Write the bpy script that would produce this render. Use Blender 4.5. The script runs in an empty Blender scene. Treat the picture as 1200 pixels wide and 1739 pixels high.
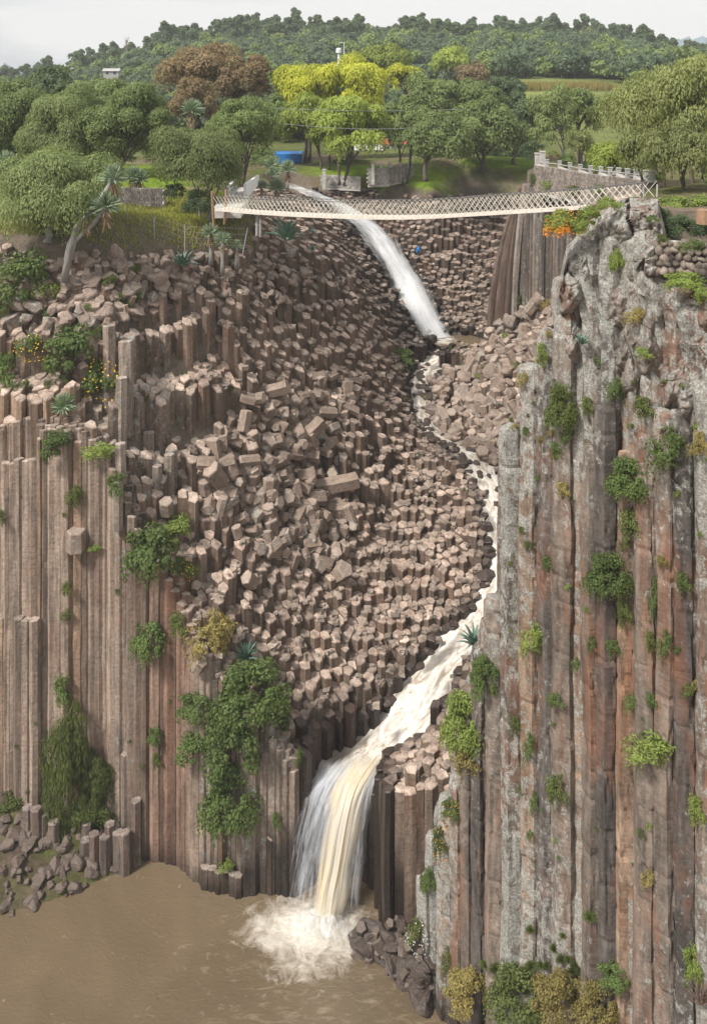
import bpy, math, random
import numpy as np
from mathutils import Vector, Matrix, Euler
from mathutils.bvhtree import BVHTree

SC = bpy.context.scene
COL = SC.collection
R = math.radians
random.seed(7)
RNG = np.random.default_rng(11)

# ------------------------------------------------------------------ camera
FP = 1500.0      # focal length in photograph pixels (photo is 1200 px wide)
HOR = 110.0      # row of the horizon
cam_d = bpy.data.cameras.new("camera")
cam = bpy.data.objects.new("camera", cam_d)
COL.objects.link(cam)
cam.location = (0, 0, 0)
cam.rotation_euler = (R(90), 0, 0)
cam_d.sensor_fit = 'HORIZONTAL'
cam_d.sensor_width = 36
cam_d.lens = 36 * FP / 1200
cam_d.shift_y = -(869.5 - HOR) / 1200
cam_d.clip_start = 0.5
cam_d.clip_end = 8000
SC.camera = cam

# ------------------------------------------------------------------ sky, sun, exposure
SUN_AZ, SUN_EL = R(205), R(50)      # from the left, behind the camera
world = bpy.data.worlds.new("World")
SC.world = world
world.use_nodes = True
wn, wl = world.node_tree.nodes, world.node_tree.links
wn.clear()
wout = wn.new('ShaderNodeOutputWorld')
wbg = wn.new('ShaderNodeBackground')
sky = wn.new('ShaderNodeTexSky')
sky.sky_type = 'NISHITA'
sky.sun_disc = False
sky.sun_elevation = SUN_EL
sky.sun_rotation = SUN_AZ
sky.dust_density = 3.0
tc = wn.new('ShaderNodeTexCoord')
mp = wn.new('ShaderNodeMapping')
mp.inputs['Scale'].default_value = (1.3, 1.3, 7.0)
mp.inputs['Location'].default_value = (0.35, 0.1, 0.4)
nz = wn.new('ShaderNodeTexNoise')
nz.inputs['Scale'].default_value = 2.2
nz.inputs['Detail'].default_value = 7
nz.inputs['Distortion'].default_value = 0.6
wl.new(tc.outputs['Generated'], mp.inputs[0])
wl.new(mp.outputs[0], nz.inputs['Vector'])
cr = wn.new('ShaderNodeValToRGB')
cr.color_ramp.elements[0].position = 0.36
cr.color_ramp.elements[0].color = (4.1, 4.35, 4.8, 1)
cr.color_ramp.elements[1].position = 0.6
cr.color_ramp.elements[1].color = (7.3, 7.3, 7.2, 1)
wl.new(nz.outputs['Fac'], cr.inputs[0])
# the cloud deck is greyer towards the left of the view
sep = wn.new('ShaderNodeSeparateXYZ')
wl.new(tc.outputs['Generated'], sep.inputs[0])
mr = wn.new('ShaderNodeMapRange')
mr.inputs['From Min'].default_value = -0.36
mr.inputs['From Max'].default_value = 0.0
wl.new(sep.outputs['X'], mr.inputs['Value'])
cm = wn.new('ShaderNodeMix'); cm.data_type = 'RGBA'
cm.inputs['B'].default_value = (7.4, 7.4, 7.3, 1)
wl.new(mr.outputs[0], cm.inputs['Factor'])
wl.new(cr.outputs[0], cm.inputs['A'])
sm = wn.new('ShaderNodeMix'); sm.data_type = 'RGBA'
sm.inputs['Factor'].default_value = 0.93
wl.new(sky.outputs[0], sm.inputs['A'])
wl.new(cm.outputs['Result'], sm.inputs['B'])
wl.new(sm.outputs['Result'], wbg.inputs[0])
wbg.inputs['Strength'].default_value = 0.1
wl.new(wbg.outputs[0], wout.inputs[0])

sun_d = bpy.data.lights.new("sun", 'SUN')
sun_d.energy = 4.1
sun_d.angle = R(9)
sun_d.color = (1.0, 0.95, 0.88)
sun = bpy.data.objects.new("sun", sun_d)
COL.objects.link(sun)
sdir = Vector((-0.60, -0.50, 0.92)).normalized()     # towards the sun
sun.rotation_euler = sdir.to_track_quat('Z', 'Y').to_euler()
sky.sun_elevation = math.asin(sdir.z)
sky.sun_rotation = math.atan2(sdir.x, sdir.y)
SC.view_settings.view_transform = 'Standard'
SC.view_settings.look = 'None'
SC.view_settings.exposure = 0.38
SC.view_settings.gamma = 1
SC.view_settings.use_curve_mapping = False
SC.cycles.max_bounces = 8
SC.cycles.transparent_max_bounces = 24
SC.cycles.use_denoising = True

# ------------------------------------------------------------------ helpers
def W(px, py, Y):
    return Vector(((px - 600) / FP * Y, Y, -(py - HOR) / FP * Y))

def XY(px, Y):
    return ((px - 600) / FP * Y, Y)

def projpx(x, y, z):
    return 600 + FP * x / y, HOR - FP * z / y

def link(o):
    COL.objects.link(o)
    return o

def hsh(*a):
    """deterministic hash to 0..1 of arrays"""
    s = 0
    for k, v in enumerate(a):
        s = s + np.asarray(v, float) * (12.9898, 78.233, 37.719, 93.989)[k]
    r = np.sin(s) * 43758.5453
    return r - np.floor(r)

def vnoise(p, seed=0.0):
    """3-D value noise in -1..1, p (...,3)"""
    p = np.asarray(p, float)
    i = np.floor(p)
    f = p - i
    f = f * f * (3 - 2 * f)
    out = 0
    for dx in (0, 1):
        for dy in (0, 1):
            for dz in (0, 1):
                w = (f[..., 0] if dx else 1 - f[..., 0]) * (f[..., 1] if dy else 1 - f[..., 1]) * (f[..., 2] if dz else 1 - f[..., 2])
                out = out + w * hsh(i[..., 0] + dx, i[..., 1] + dy, i[..., 2] + dz, seed)
    return out * 2 - 1

def fbm(p, octv=4, seed=0.0):
    p = np.asarray(p, float)
    a, s, t = 1.0, 0, 0
    for k in range(octv):
        s = s + a * vnoise(p, seed + k * 1.7)
        t += a
        a *= 0.5
        p = p * 2.03 + 11.3
    return s / t

def n2(x, y, sc, seed=0.0, octv=3):
    x = np.asarray(x, float); y = np.asarray(y, float)
    return fbm(np.stack([x * sc, y * sc, np.zeros_like(x) + seed * 3.1], -1), octv, seed)

class MB:
    """collects polygons with per-vertex colour attributes"""
    def __init__(s):
        s.v, s.f, s.t, s.w, s.m = [], [], [], [], []
    def add(s, verts, faces, tint=(0.5, 0.5, 0.5), wls=(0, 0, 0), mat=0):
        b = len(s.v)
        s.v.extend(verts)
        s.f.extend([tuple(b + i for i in f) for f in faces])
        n = len(verts)
        if len(tint) and not isinstance(tint[0], (int, float, np.floating)): s.t.extend(tint)
        else: s.t.extend([tuple(tint)] * n)
        if len(wls) and not isinstance(wls[0], (int, float, np.floating)): s.w.extend(wls)
        else: s.w.extend([tuple(wls)] * n)
        s.m.extend([mat] * len(faces))
    def mesh(s, name, mats, smooth=False):
        me = bpy.data.meshes.new(name)
        me.from_pydata([tuple(v) for v in s.v], [], s.f)
        n = len(s.v)
        for nm, arr in (('tint', s.t), ('wls', s.w)):
            a = me.attributes.new(nm, 'FLOAT_COLOR', 'POINT')
            d = np.ones((n, 4), np.float32)
            if n: d[:, :3] = np.array(arr, np.float32)[:, :3]
            a.data.foreach_set('color', d.ravel())
        if not isinstance(mats, (list, tuple)): mats = [mats]
        for m in mats: me.materials.append(m)
        if len(mats) > 1: me.polygons.foreach_set('material_index', s.m)
        if smooth: me.polygons.foreach_set('use_smooth', [True] * len(s.f))
        me.update()
        return me
    def obj(s, name, mats, parent=None, smooth=False, loc=None):
        o = bpy.data.objects.new(name, s.mesh(name, mats, smooth))
        link(o)
        if parent: o.parent = parent
        if loc is not None: o.location = loc
        return o

def quick_mesh(name, V, F, mats, smooth=False, tint=None, wls=None):
    """numpy arrays, all faces the same size"""
    V = np.asarray(V, np.float32); F = np.asarray(F, np.int32)
    me = bpy.data.meshes.new(name)
    k = F.shape[1]
    me.vertices.add(len(V)); me.vertices.foreach_set('co', V.ravel())
    me.loops.add(F.size); me.loops.foreach_set('vertex_index', F.ravel())
    me.polygons.add(len(F))
    me.polygons.foreach_set('loop_start', np.arange(0, F.size, k, dtype=np.int32))
    try: me.polygons.foreach_set('loop_total', np.full(len(F), k, np.int32))
    except Exception: pass
    me.polygons.foreach_set('use_smooth', np.full(len(F), smooth))
    for nm, arr in (('tint', tint), ('wls', wls)):
        if arr is None: continue
        a = me.attributes.new(nm, 'FLOAT_COLOR', 'POINT')
        d = np.ones((len(V), 4), np.float32); d[:, :3] = arr
        a.data.foreach_set('color', d.ravel())
    if not isinstance(mats, (list, tuple)): mats = [mats]
    for m in mats: me.materials.append(m)
    me.update(calc_edges=True)
    me.validate()
    return me

def tag(o, label=None, cat=None, group=None, kind=None):
    if label: o['label'] = label
    if cat: o['category'] = cat
    if group: o['group'] = group
    if kind: o['kind'] = kind
    return o

def thing(name, label, cat, loc=(0, 0, 0), group=None, rz=0):
    o = bpy.data.objects.new(name, None)
    o.location = loc; o.rotation_euler = (0, 0, rz)
    o.empty_display_size = 0.3
    link(o)
    return tag(o, label, cat, group)

def part(name, me, parent):
    o = bpy.data.objects.new(name, me)
    link(o); o.parent = parent
    return o

def box(mb, c, s, rot=0.0, tilt=0.0, **k):
    m = Matrix.Translation(c) @ Euler((tilt, 0, rot)).to_matrix().to_4x4()
    vs = [m @ Vector((x * s[0] / 2, y * s[1] / 2, z * s[2] / 2)) for x in (-1, 1) for y in (-1, 1) for z in (-1, 1)]
    mb.add(vs, [(0, 1, 3, 2), (4, 6, 7, 5), (0, 4, 5, 1), (2, 3, 7, 6), (0, 2, 6, 4), (1, 5, 7, 3)], **k)

def tube(mb, pts, rad, n=6, cap=True, **k):
    pts = [Vector(p) for p in pts]
    if not isinstance(rad, (list, tuple)): rad = [rad] * len(pts)
    vs, fs = [], []
    for i, p in enumerate(pts):
        d = (pts[min(i + 1, len(pts) - 1)] - pts[max(i - 1, 0)])
        if d.length < 1e-6: d = Vector((0, 0, 1))
        d.normalize()
        a = d.orthogonal().normalized() if abs(d.z) > 0.99 else d.cross(Vector((0, 0, 1))).normalized()
        b = d.cross(a)
        for j in range(n):
            t = 2 * math.pi * j / n
            vs.append(p + (a * math.cos(t) + b * math.sin(t)) * rad[i])
    for i in range(len(pts) - 1):
        for j in range(n):
            fs.append((i * n + j, i * n + (j + 1) % n, (i + 1) * n + (j + 1) % n, (i + 1) * n + j))
    if cap:
        fs.append(tuple(range(n))[::-1]); fs.append(tuple((len(pts) - 1) * n + j for j in range(n)))
    mb.add(vs, fs, **k)

# ------------------------------------------------------------------ materials
def newmat(name):
    m = bpy.data.materials.new(name)
    m.use_nodes = True
    m.node_tree.nodes.clear()
    return m, m.node_tree.nodes, m.node_tree.links

def nd(ns, t, **k):
    n = ns.new(t)
    for a, b in k.items():
        if a.startswith('_'): setattr(n, a[1:], b)
        else: n.inputs[a.replace('_', ' ')].default_value = b
    return n

def ramp(ns, ls, src, p0, c0, p1, c1):
    r = ns.new('ShaderNodeValToRGB')
    e = r.color_ramp.elements
    e[0].position, e[1].position = p0, p1
    e[0].color = (*c0, 1) if isinstance(c0, tuple) else (c0, c0, c0, 1)
    e[1].color = (*c1, 1) if isinstance(c1, tuple) else (c1, c1, c1, 1)
    ls.new(src, r.inputs[0])
    return r.outputs[0]

def mixc(ns, ls, fac, a, b, mode='MIX'):
    m = ns.new('ShaderNodeMix'); m.data_type = 'RGBA'; m.blend_type = mode
    for s, v in (('Factor', fac), ('A', a), ('B', b)):
        if isinstance(v, (int, float)):
            m.inputs[s].default_value = v if s == 'Factor' else (v, v, v, 1)
        elif isinstance(v, tuple): m.inputs[s].default_value = (*v, 1)
        else: ls.new(v, m.inputs[s])
    return m.outputs['Result']

def math_(ns, ls, op, a, b=0.0, clamp=False):
    m = ns.new('ShaderNodeMath'); m.operation = op; m.use_clamp = clamp
    for i, v in enumerate((a, b)):
        if isinstance(v, (int, float)): m.inputs[i].default_value = v
        else: ls.new(v, m.inputs[i])
    return m.outputs[0]

def noise(ns, ls, scale, detail=5, stretch=None, dist=0.0, rough=0.55, coord='Object', loc=(0, 0, 0)):
    t = ns.new('ShaderNodeTexCoord')
    mpp = ns.new('ShaderNodeMapping')
    mpp.inputs['Scale'].default_value = stretch or (1, 1, 1)
    mpp.inputs['Location'].default_value = loc
    ls.new(t.outputs[coord], mpp.inputs[0])
    n = nd(ns, 'ShaderNodeTexNoise', Scale=scale, Detail=detail, Distortion=dist, Roughness=rough)
    ls.new(mpp.outputs[0], n.inputs['Vector'])
    return n.outputs['Fac']

def attr(ns, name, ls=None):
    a = ns.new('ShaderNodeAttribute'); a.attribute_name = name
    return a

def rock_material(name, streak=True, scale=1.0, bump=0.5, stain=0.0, liclev=0.0, gain=1.0, strk=(0.58, 1.14), dist=0.8, sz=0.08):
    m, ns, ls = newmat(name)
    out = ns.new('ShaderNodeOutputMaterial')
    bs = ns.new('ShaderNodeBsdfPrincipled')
    ls.new(bs.outputs[0], out.inputs[0])
    t = attr(ns, 'tint'); w = attr(ns, 'wls')
    sp = ns.new('ShaderNodeSeparateColor'); ls.new(w.outputs['Color'], sp.inputs[0])
    big = noise(ns, ls, 0.5 * scale, 6, (1, 1, 0.35), 0.8)
    fine = noise(ns, ls, 5.0 * scale, 8, (1, 1, 0.6), 0.3, 0.7)
    strk_ = noise(ns, ls, 2.6 * scale, 5, (1, 1, sz), 0.4)
    col = mixc(ns, ls, 1.0, t.outputs['Color'], ramp(ns, ls, big, 0.3, 0.62 * gain, 0.72, 1.25 * gain), 'MULTIPLY')
    col = mixc(ns, ls, 1.0, col, ramp(ns, ls, fine, 0.28, 0.6, 0.72, 1.32), 'MULTIPLY')
    if streak:
        col = mixc(ns, ls, 1.0, col, ramp(ns, ls, strk_, 0.32, strk[0], 0.6, strk[1]), 'MULTIPLY')
    if stain:
        sn = noise(ns, ls, 0.55, 6, (1, 1, 0.2), 1.2, 0.6, loc=(5, 3, 1))
        f = math_(ns, ls, 'MULTIPLY', ramp(ns, ls, sn, 0.5, 0.0, 0.66, 1.0), stain)
        col = mixc(ns, ls, f, col, (0.25, 0.098, 0.046))
    # lichen, pale crusty patches
    ln = noise(ns, ls, 2.2, 10, (1, 1, 0.7), 0.5, 0.76, loc=(9, 1, 4))
    lf = math_(ns, ls, 'ADD', ln, math_(ns, ls, 'MULTIPLY', sp.outputs['Green'], 0.30))
    lf = math_(ns, ls, 'ADD', lf, liclev)
    lf2 = ramp(ns, ls, lf, 0.69, 0.0, 0.76, 0.9)
    lcol = mixc(ns, ls, ramp(ns, ls, noise(ns, ls, 11, 4), 0.4, 0.0, 0.6, 1.0), (0.20, 0.195, 0.172), (0.38, 0.375, 0.345))
    col = mixc(ns, ls, lf2, col, lcol)
    # moss
    mn = noise(ns, ls, 1.3, 7, None, 0.4, 0.7, loc=(2, 7, 4))
    mf = ramp(ns, ls, math_(ns, ls, 'ADD', mn, math_(ns, ls, 'MULTIPLY', sp.outputs['Blue'], 0.4)), 0.68, 0.0, 0.82, 0.85)
    col = mixc(ns, ls, mf, col, (0.075, 0.095, 0.03))
    # wet rock is darker and glossier
    wf = math_(ns, ls, 'MULTIPLY', sp.outputs['Red'], ramp(ns, ls, big, 0.2, 0.75, 0.6, 1.0))
    col = mixc(ns, ls, wf, col, mixc(ns, ls, 1.0, col, (0.095, 0.09, 0.095), 'MULTIPLY'))
    ls.new(col, bs.inputs['Base Color'])
    rr = ns.new('ShaderNodeMapRange'); rr.inputs['To Min'].default_value = 0.9; rr.inputs['To Max'].default_value = 0.28
    ls.new(sp.outputs['Red'], rr.inputs['Value']); ls.new(rr.outputs[0], bs.inputs['Roughness'])
    bs.inputs['Specular IOR Level'].default_value = 0.35
    hgt = math_(ns, ls, 'ADD', math_(ns, ls, 'MULTIPLY', fine, 0.6), math_(ns, ls, 'MULTIPLY', noise(ns, ls, 1.7, 6, (1, 1, 1.6), dist, 0.6), 1.0))
    hgt = math_(ns, ls, 'ADD', hgt, math_(ns, ls, 'MULTIPLY', lf2, 0.12))
    if streak: hgt = math_(ns, ls, 'ADD', hgt, math_(ns, ls, 'MULTIPLY', noise(ns, ls, 1.0, 4, (0.5, 0.5, 5.0), 0.3, 0.6), 0.5))
    bp = nd(ns, 'ShaderNodeBump', Strength=bump, Distance=0.16)
    ls.new(hgt, bp.inputs['Height']); ls.new(bp.outputs[0], bs.inputs['Normal'])
    return m

def simple(name, col, rough=0.8, var=0.25, scale=3.0, bump=0.15, metallic=0.0, stretch=None):
    m, ns, ls = newmat(name)
    out = ns.new('ShaderNodeOutputMaterial')
    bs = ns.new('ShaderNodeBsdfPrincipled')
    ls.new(bs.outputs[0], out.inputs[0])
    n = noise(ns, ls, scale, 6, stretch)
    c = mixc(ns, ls, 1.0, tuple(col), ramp(ns, ls, n, 0.25, 1 - var, 0.75, 1 + var), 'MULTIPLY')
    ls.new(c, bs.inputs['Base Color'])
    bs.inputs['Roughness'].default_value = rough
    bs.inputs['Metallic'].default_value = metallic
    bp = nd(ns, 'ShaderNodeBump', Strength=bump, Distance=0.05)
    ls.new(n, bp.inputs['Height']); ls.new(bp.outputs[0], bs.inputs['Normal'])
    return m

def leafmat(name, c0, c1, hue=0.0, transl=0.35):
    m, ns, ls = newmat(name)
    out = ns.new('ShaderNodeOutputMaterial')
    a = attr(ns, 'tint')
    oi = ns.new('ShaderNodeObjectInfo')
    sp = ns.new('ShaderNodeSeparateColor'); ls.new(a.outputs['Color'], sp.inputs[0])
    c = mixc(ns, ls, sp.outputs['Red'], tuple(c0), tuple(c1))
    v = ns.new('ShaderNodeMapRange'); v.inputs['To Min'].default_value = 1.1; v.inputs['To Max'].default_value = 1.6
    ls.new(oi.outputs['Random'], v.inputs['Value'])
    c = mixc(ns, ls, 1.0, c, v.outputs[0], 'MULTIPLY')
    df = ns.new('ShaderNodeBsdfPrincipled'); ls.new(c, df.inputs['Base Color']); df.inputs['Roughness'].default_value = 0.6
    df.inputs['Specular IOR Level'].default_value = 0.25
    tr = ns.new('ShaderNodeBsdfTranslucent'); ls.new(mixc(ns, ls, 1.0, c, (1.3, 1.35, 0.8), 'MULTIPLY'), tr.inputs['Color'])
    mx = ns.new('ShaderNodeMixShader'); mx.inputs[0].default_value = transl
    ls.new(df.outputs[0], mx.inputs[1]); ls.new(tr.outputs[0], mx.inputs[2])
    ls.new(mx.outputs[0], out.inputs[0])
    return m

M = {}
M['column'] = rock_material('columnar_basalt', stain=0.2, liclev=-0.02)
M['cliff'] = rock_material('lichened_basalt', stain=0.55, liclev=0.018, bump=0.42, strk=(0.55, 1.15), dist=0.3, sz=0.16)
M['boulder'] = rock_material('loose_basalt', streak=False, liclev=0.0, bump=0.55)
M['wallstone'] = rock_material('masonry_stone', streak=False, liclev=0.04, scale=1.6)
M['bark'] = simple('bark', (0.115, 0.09, 0.075), 0.9, 0.45, 4, 0.8, stretch=(1, 1, 0.3))
M['palebark'] = simple('pale_bark', (0.27, 0.26, 0.24), 0.9, 0.35, 4, 0.7, stretch=(1, 1, 0.3))
M['leaf_pepper'] = leafmat('pepper_leaf', (0.095, 0.125, 0.048), (0.2, 0.235, 0.095))
M['leaf_dark'] = leafmat('dark_leaf', (0.042, 0.066, 0.034), (0.1, 0.135, 0.062))
M['leaf_mid'] = leafmat('green_leaf', (0.085, 0.118, 0.042), (0.19, 0.235, 0.085))
M['leaf_willow'] = leafmat('willow_leaf', (0.17, 0.19, 0.022), (0.42, 0.42, 0.05))
M['leaf_lime'] = leafmat('lime_leaf', (0.13, 0.165, 0.03), (0.26, 0.31, 0.065))
M['leaf_brown'] = leafmat('brown_leaf', (0.13, 0.098, 0.055), (0.27, 0.195, 0.105))
M['leaf_olive'] = leafmat('olive_leaf', (0.105, 0.125, 0.045), (0.235, 0.25, 0.10))
M['leaf_bush'] = leafmat('bush_leaf', (0.055, 0.08, 0.026), (0.135, 0.185, 0.055))
M['leaf_bright'] = leafmat('bright_leaf', (0.11, 0.145, 0.035), (0.23, 0.285, 0.075))
M['leaf_creeper'] = leafmat('creeper_leaf', (0.06, 0.078, 0.024), (0.14, 0.17, 0.05))
M['leaf_dry'] = leafmat('dry_leaf', (0.15, 0.13, 0.045), (0.32, 0.26, 0.095))
M['leaf_grey'] = leafmat('hill_leaf', (0.042, 0.068, 0.042), (0.105, 0.135, 0.075))
M['flower_y'] = simple('yellow_petal', (0.75, 0.48, 0.02), 0.6, 0.1)
M['flower_o'] = simple('orange_petal', (0.85, 0.33, 0.02), 0.6, 0.1)
M['flower_w'] = simple('white_petal', (0.8, 0.8, 0.75), 0.6, 0.05)
M['flower_r'] = simple('red_petal', (0.55, 0.04, 0.03), 0.6, 0.1)
M['agave'] = simple('agave_leaf', (0.10, 0.175, 0.125), 0.55, 0.3, 2, 0.05)
M['yucca'] = simple('yucca_leaf', (0.22, 0.29, 0.17), 0.6, 0.3, 2, 0.05)
M['yucca_dead'] = simple('dry_yucca_skirt', (0.25, 0.18, 0.10), 0.9, 0.3, 3, 0.1)
M['grassy'] = leafmat('grass_blade', (0.1, 0.13, 0.02), (0.28, 0.27, 0.06))
M['rope'] = simple('pale_rope', (0.62, 0.58, 0.5), 0.9, 0.15, 8)
M['planks'] = simple('weathered_planks', (0.60, 0.55, 0.48), 0.85, 0.25, 5, 0.3)
M['cable'] = simple('dark_cable', (0.10, 0.095, 0.09), 0.6, 0.1)
M['wire'] = simple('galvanised_wire', (0.30, 0.32, 0.32), 0.5, 0.1)
M['post'] = simple('grey_post', (0.36, 0.36, 0.35), 0.9, 0.3, 6, 0.3)
M['concrete'] = simple('pale_concrete', (0.45, 0.43, 0.40), 0.9, 0.25, 2, 0.3)
M['white'] = simple('white_paint', (0.75, 0.75, 0.74), 0.7, 0.06)
M['blue'] = simple('blue_sheet', (0.008, 0.17, 0.50), 0.55, 0.12, 2)
M['orange'] = simple('orange_wall', (0.62, 0.25, 0.10), 0.8, 0.1)
M['redroof'] = simple('red_roof', (0.42, 0.09, 0.05), 0.8, 0.2)
M['glass'] = simple('dark_window_glass', (0.03, 0.035, 0.04), 0.15, 0.05)
M['wood'] = simple('brown_wood', (0.28, 0.17, 0.10), 0.85, 0.25, 6)
M['twig'] = simple('dry_twig', (0.20, 0.13, 0.10), 0.9, 0.3)
# ------------------------------------------------------------------ terrain heights
CTRL = [
 # left plateau and rim
 (-350,400,80),(-350,430,74),(-150,420,74),(0,420,74),(100,432,74),(200,432,75),(300,440,78),(380,430,82),(440,410,88),(500,400,93),(560,420,98),(600,450,102),
 (0,385,82),(200,378,84),(320,368,87),(0,345,91),(120,342,91),(250,340,93),(400,350,90),(450,350,98),
 (-300,330,95),(-300,290,105),(0,292,103),(250,298,103),(150,285,112),(0,265,130),(250,270,130),
 (470,318,118),(490,290,135),(500,278,152),(300,268,140),(600,295,137),(660,305,133),(720,308,130),(800,290,138),(870,288,140),(600,262,165),(800,262,165),
 # blocky upper left
 (-350,560,71),(-100,560,71),(0,560,71),(100,590,70.5),(180,550,71.5),(-300,720,67),(0,725,66.6),(100,705,66.8),(200,760,66.6),
 (250,520,75),(250,600,73.5),(250,690,71),(250,780,68.8),(240,860,66.5),
 (350,510,79),(350,600,76.5),(350,680,74),(350,780,71.5),(340,880,68.8),(330,975,66.0),(350,1050,64.3),
 (450,500,86),(450,600,81.5),(450,700,78),(450,800,75),(450,900,71.8),(450,1000,68.8),(430,1100,65.4),(440,1190,63.3),
 (550,450,96),(550,550,90),(550,650,86),(550,750,82),(550,850,78),(550,950,74),(550,1050,70.3),(545,1150,67),(540,1230,64.6),(535,1290,63.0),
 (630,500,103),(640,570,99),(650,650,94),(650,750,87),(650,850,81.5),(650,950,77),(650,1050,72.8),(650,1150,69),(640,1210,67),(600,1285,64.6),
 (670,590,104),(690,640,100),(720,740,91.5),(750,850,83),(760,950,78),(755,1050,73.5),(720,1120,70.5),
 (800,840,84),(838,890,80.3),(842,950,77.6),(828,1010,75.0),
 # upper fall, back wall
 (510,328,128),(600,378,124),(660,442,119),(700,505,115),(735,578,110),
 (640,380,128),(700,440,122),(740,500,117),(780,548,113),(820,540,114),(760,430,124),(700,385,130),(780,370,130),(820,420,126),(830,500,117),(800,325,135),(860,360,132),(650,325,134),(760,330,134),
 (770,578,109),(800,580,108),(800,560,111),
 # rubble slope right of the stream
 (800,640,101),(850,570,103),(850,640,97),(900,560,99),(930,510,99),(900,650,93),(860,720,92),(900,740,88),(830,740,92.5),(940,640,90),
 # block right of the lower lip
 (670,1335,57.6),(735,1335,57.3),(700,1300,59.5),(745,1270,61),(660,1300,60.5),(680,1270,62.5),
]
CP = [tuple(W(*c)) for c in CTRL]
CP += [(27.5,86,-28),(24,80,-30),(16.0,104.5,-33),(19,109,-30),(21,112,-27),tuple(W(880,590,102)),tuple(W(915,565,99.5)),(8.5,62,-46),(10,66,-44),(12,72,-41),(14,78,-40),(17,84,-37),(20,80,-30),(15,62,-38),(10,56,-44)]
# stream line: px, py, Y, half width in metres
STREAM = [(772,578,109,3.0),(745,603,106.5,2.0),(716,638,102,1.5),(706,675,98,1.0),(724,720,93.5,1.0),(764,752,90.5,1.15),(812,786,87.3,1.2),
          (846,850,83,1.5),(864,915,79.5,1.6),(864,975,76.8,1.6),(838,1040,73.6,1.5),(790,1092,71.6,1.9),(745,1150,69.3,1.9),(705,1205,67.2,2.05),
          (665,1252,65.9,1.85),(632,1284,64.9,1.8),(603,1303,64.1,2.1),(588,1318,63.05,2.3)]
SP = np.array([(*W(a, b, c), h) for a, b, c, h in STREAM])
for i in range(1, len(SP)):                         # water never climbs
    SP[i, 2] = min(SP[i, 2], SP[i - 1, 2] - 0.05)
UPFALL = [(488,318,131,1.6),(530,335,127.5,2.2),(570,352,125.5,2.8),(605,375,123.5,3.2),(640,408,121,3.2),(662,440,119,3.0),(685,478,116.8,2.7),(706,515,114.4,2.4),(726,550,112,2.2),(746,583,109.6,2.1)]
UP = np.array([(*W(a, b, c), h) for a, b, c, h in UPFALL])

P = np.array(CP + [tuple(p[:3]) for p in SP[1:-1]] )
def tps_fit(P, lam=0.02):
    n = len(P)
    X = P[:, :2]
    d = np.linalg.norm(X[:, None] - X[None], axis=2)
    K = np.where(d > 0, d * d * np.log(d + 1e-9), 0) + lam * n * np.eye(n)
    Q = np.hstack([np.ones((n, 1)), X])
    A = np.block([[K, Q], [Q.T, np.zeros((3, 3))]])
    return np.linalg.solve(A, np.concatenate([P[:, 2], np.zeros(3)]))
TW = tps_fit(P)
def tps(x, y):
    x = np.asarray(x, float).ravel(); y = np.asarray(y, float).ravel()
    out = np.empty_like(x)
    for s in range(0, len(x), 4000):
        X = np.stack([x[s:s+4000], y[s:s+4000]], -1)
        d = np.linalg.norm(X[:, None] - P[None, :, :2], axis=2)
        K = np.where(d > 0, d * d * np.log(d + 1e-9), 0)
        out[s:s+4000] = K @ TW[:len(P)] + TW[len(P)] + X @ TW[len(P)+1:]
    return out

def pip(x, y, poly):
    x = np.asarray(x, float); y = np.asarray(y, float)
    ins = np.zeros(x.shape, bool)
    n = len(poly)
    for i in range(n):
        x1, y1 = poly[i]; x2, y2 = poly[(i + 1) % n]
        c = ((y1 > y) != (y2 > y)) & (x < (x2 - x1) * (y - y1) / (y2 - y1 + 1e-12) + x1)
        ins ^= c
    return ins
def pdist(x, y, line, closed=False):
    """distance to polyline and parameter (segment index + t)"""
    x = np.asarray(x, float); y = np.asarray(y, float)
    best = np.full(x.shape, 1e9); par = np.zeros(x.shape)
    n = len(line)
    for i in range(n if closed else n - 1):
        a = np.array(line[i][:2]); b = np.array(line[(i + 1) % n][:2])
        d = b - a
        t = np.clip(((x - a[0]) * d[0] + (y - a[1]) * d[1]) / (d @ d), 0, 1)
        q = np.hypot(x - a[0] - t * d[0], y - a[1] - t * d[1])
        par = np.where(q < best, i + t, par); best = np.minimum(best, q)
    return best, par

# plan outlines
LEFTPOLY = [(-80, 67), XY(-350, 67), XY(-150, 66), XY(0, 66), XY(190, 65.9), XY(235, 65.2), XY(300, 64.2), XY(345, 62.7), XY(420, 62.0), XY(500, 61.9),
            XY(520, 62.6), XY(545, 63.2), XY(620, 63.0), XY(648, 60.6), XY(655, 57.4), XY(742, 56.6), (9, 54), (14, 58), (20, 66), (40, 80), (90, 100), (90, 150), (-80, 150)]
RIM = [(12.4, 47.2), (16.5, 55), (20, 63), (23.5, 75), (26.5, 88), (25.5, 98), (21.0, 106.0), (21.5, 110), (25, 116), (31, 122), (46, 130)]
RPOLY = [(12.2, 46.8), (12.8, 45.2), (13.6, 44.0), (15.2, 42.6), (16.6, 41.2), (24, 34), (90, 30), (90, 150), (60, 150)] + RIM[::-1][:-1]

def plateau(x, y):
    return -7.6 - (y - 50) * 0.078 + 0.5 * n2(x, y, 0.12, 3)

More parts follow.
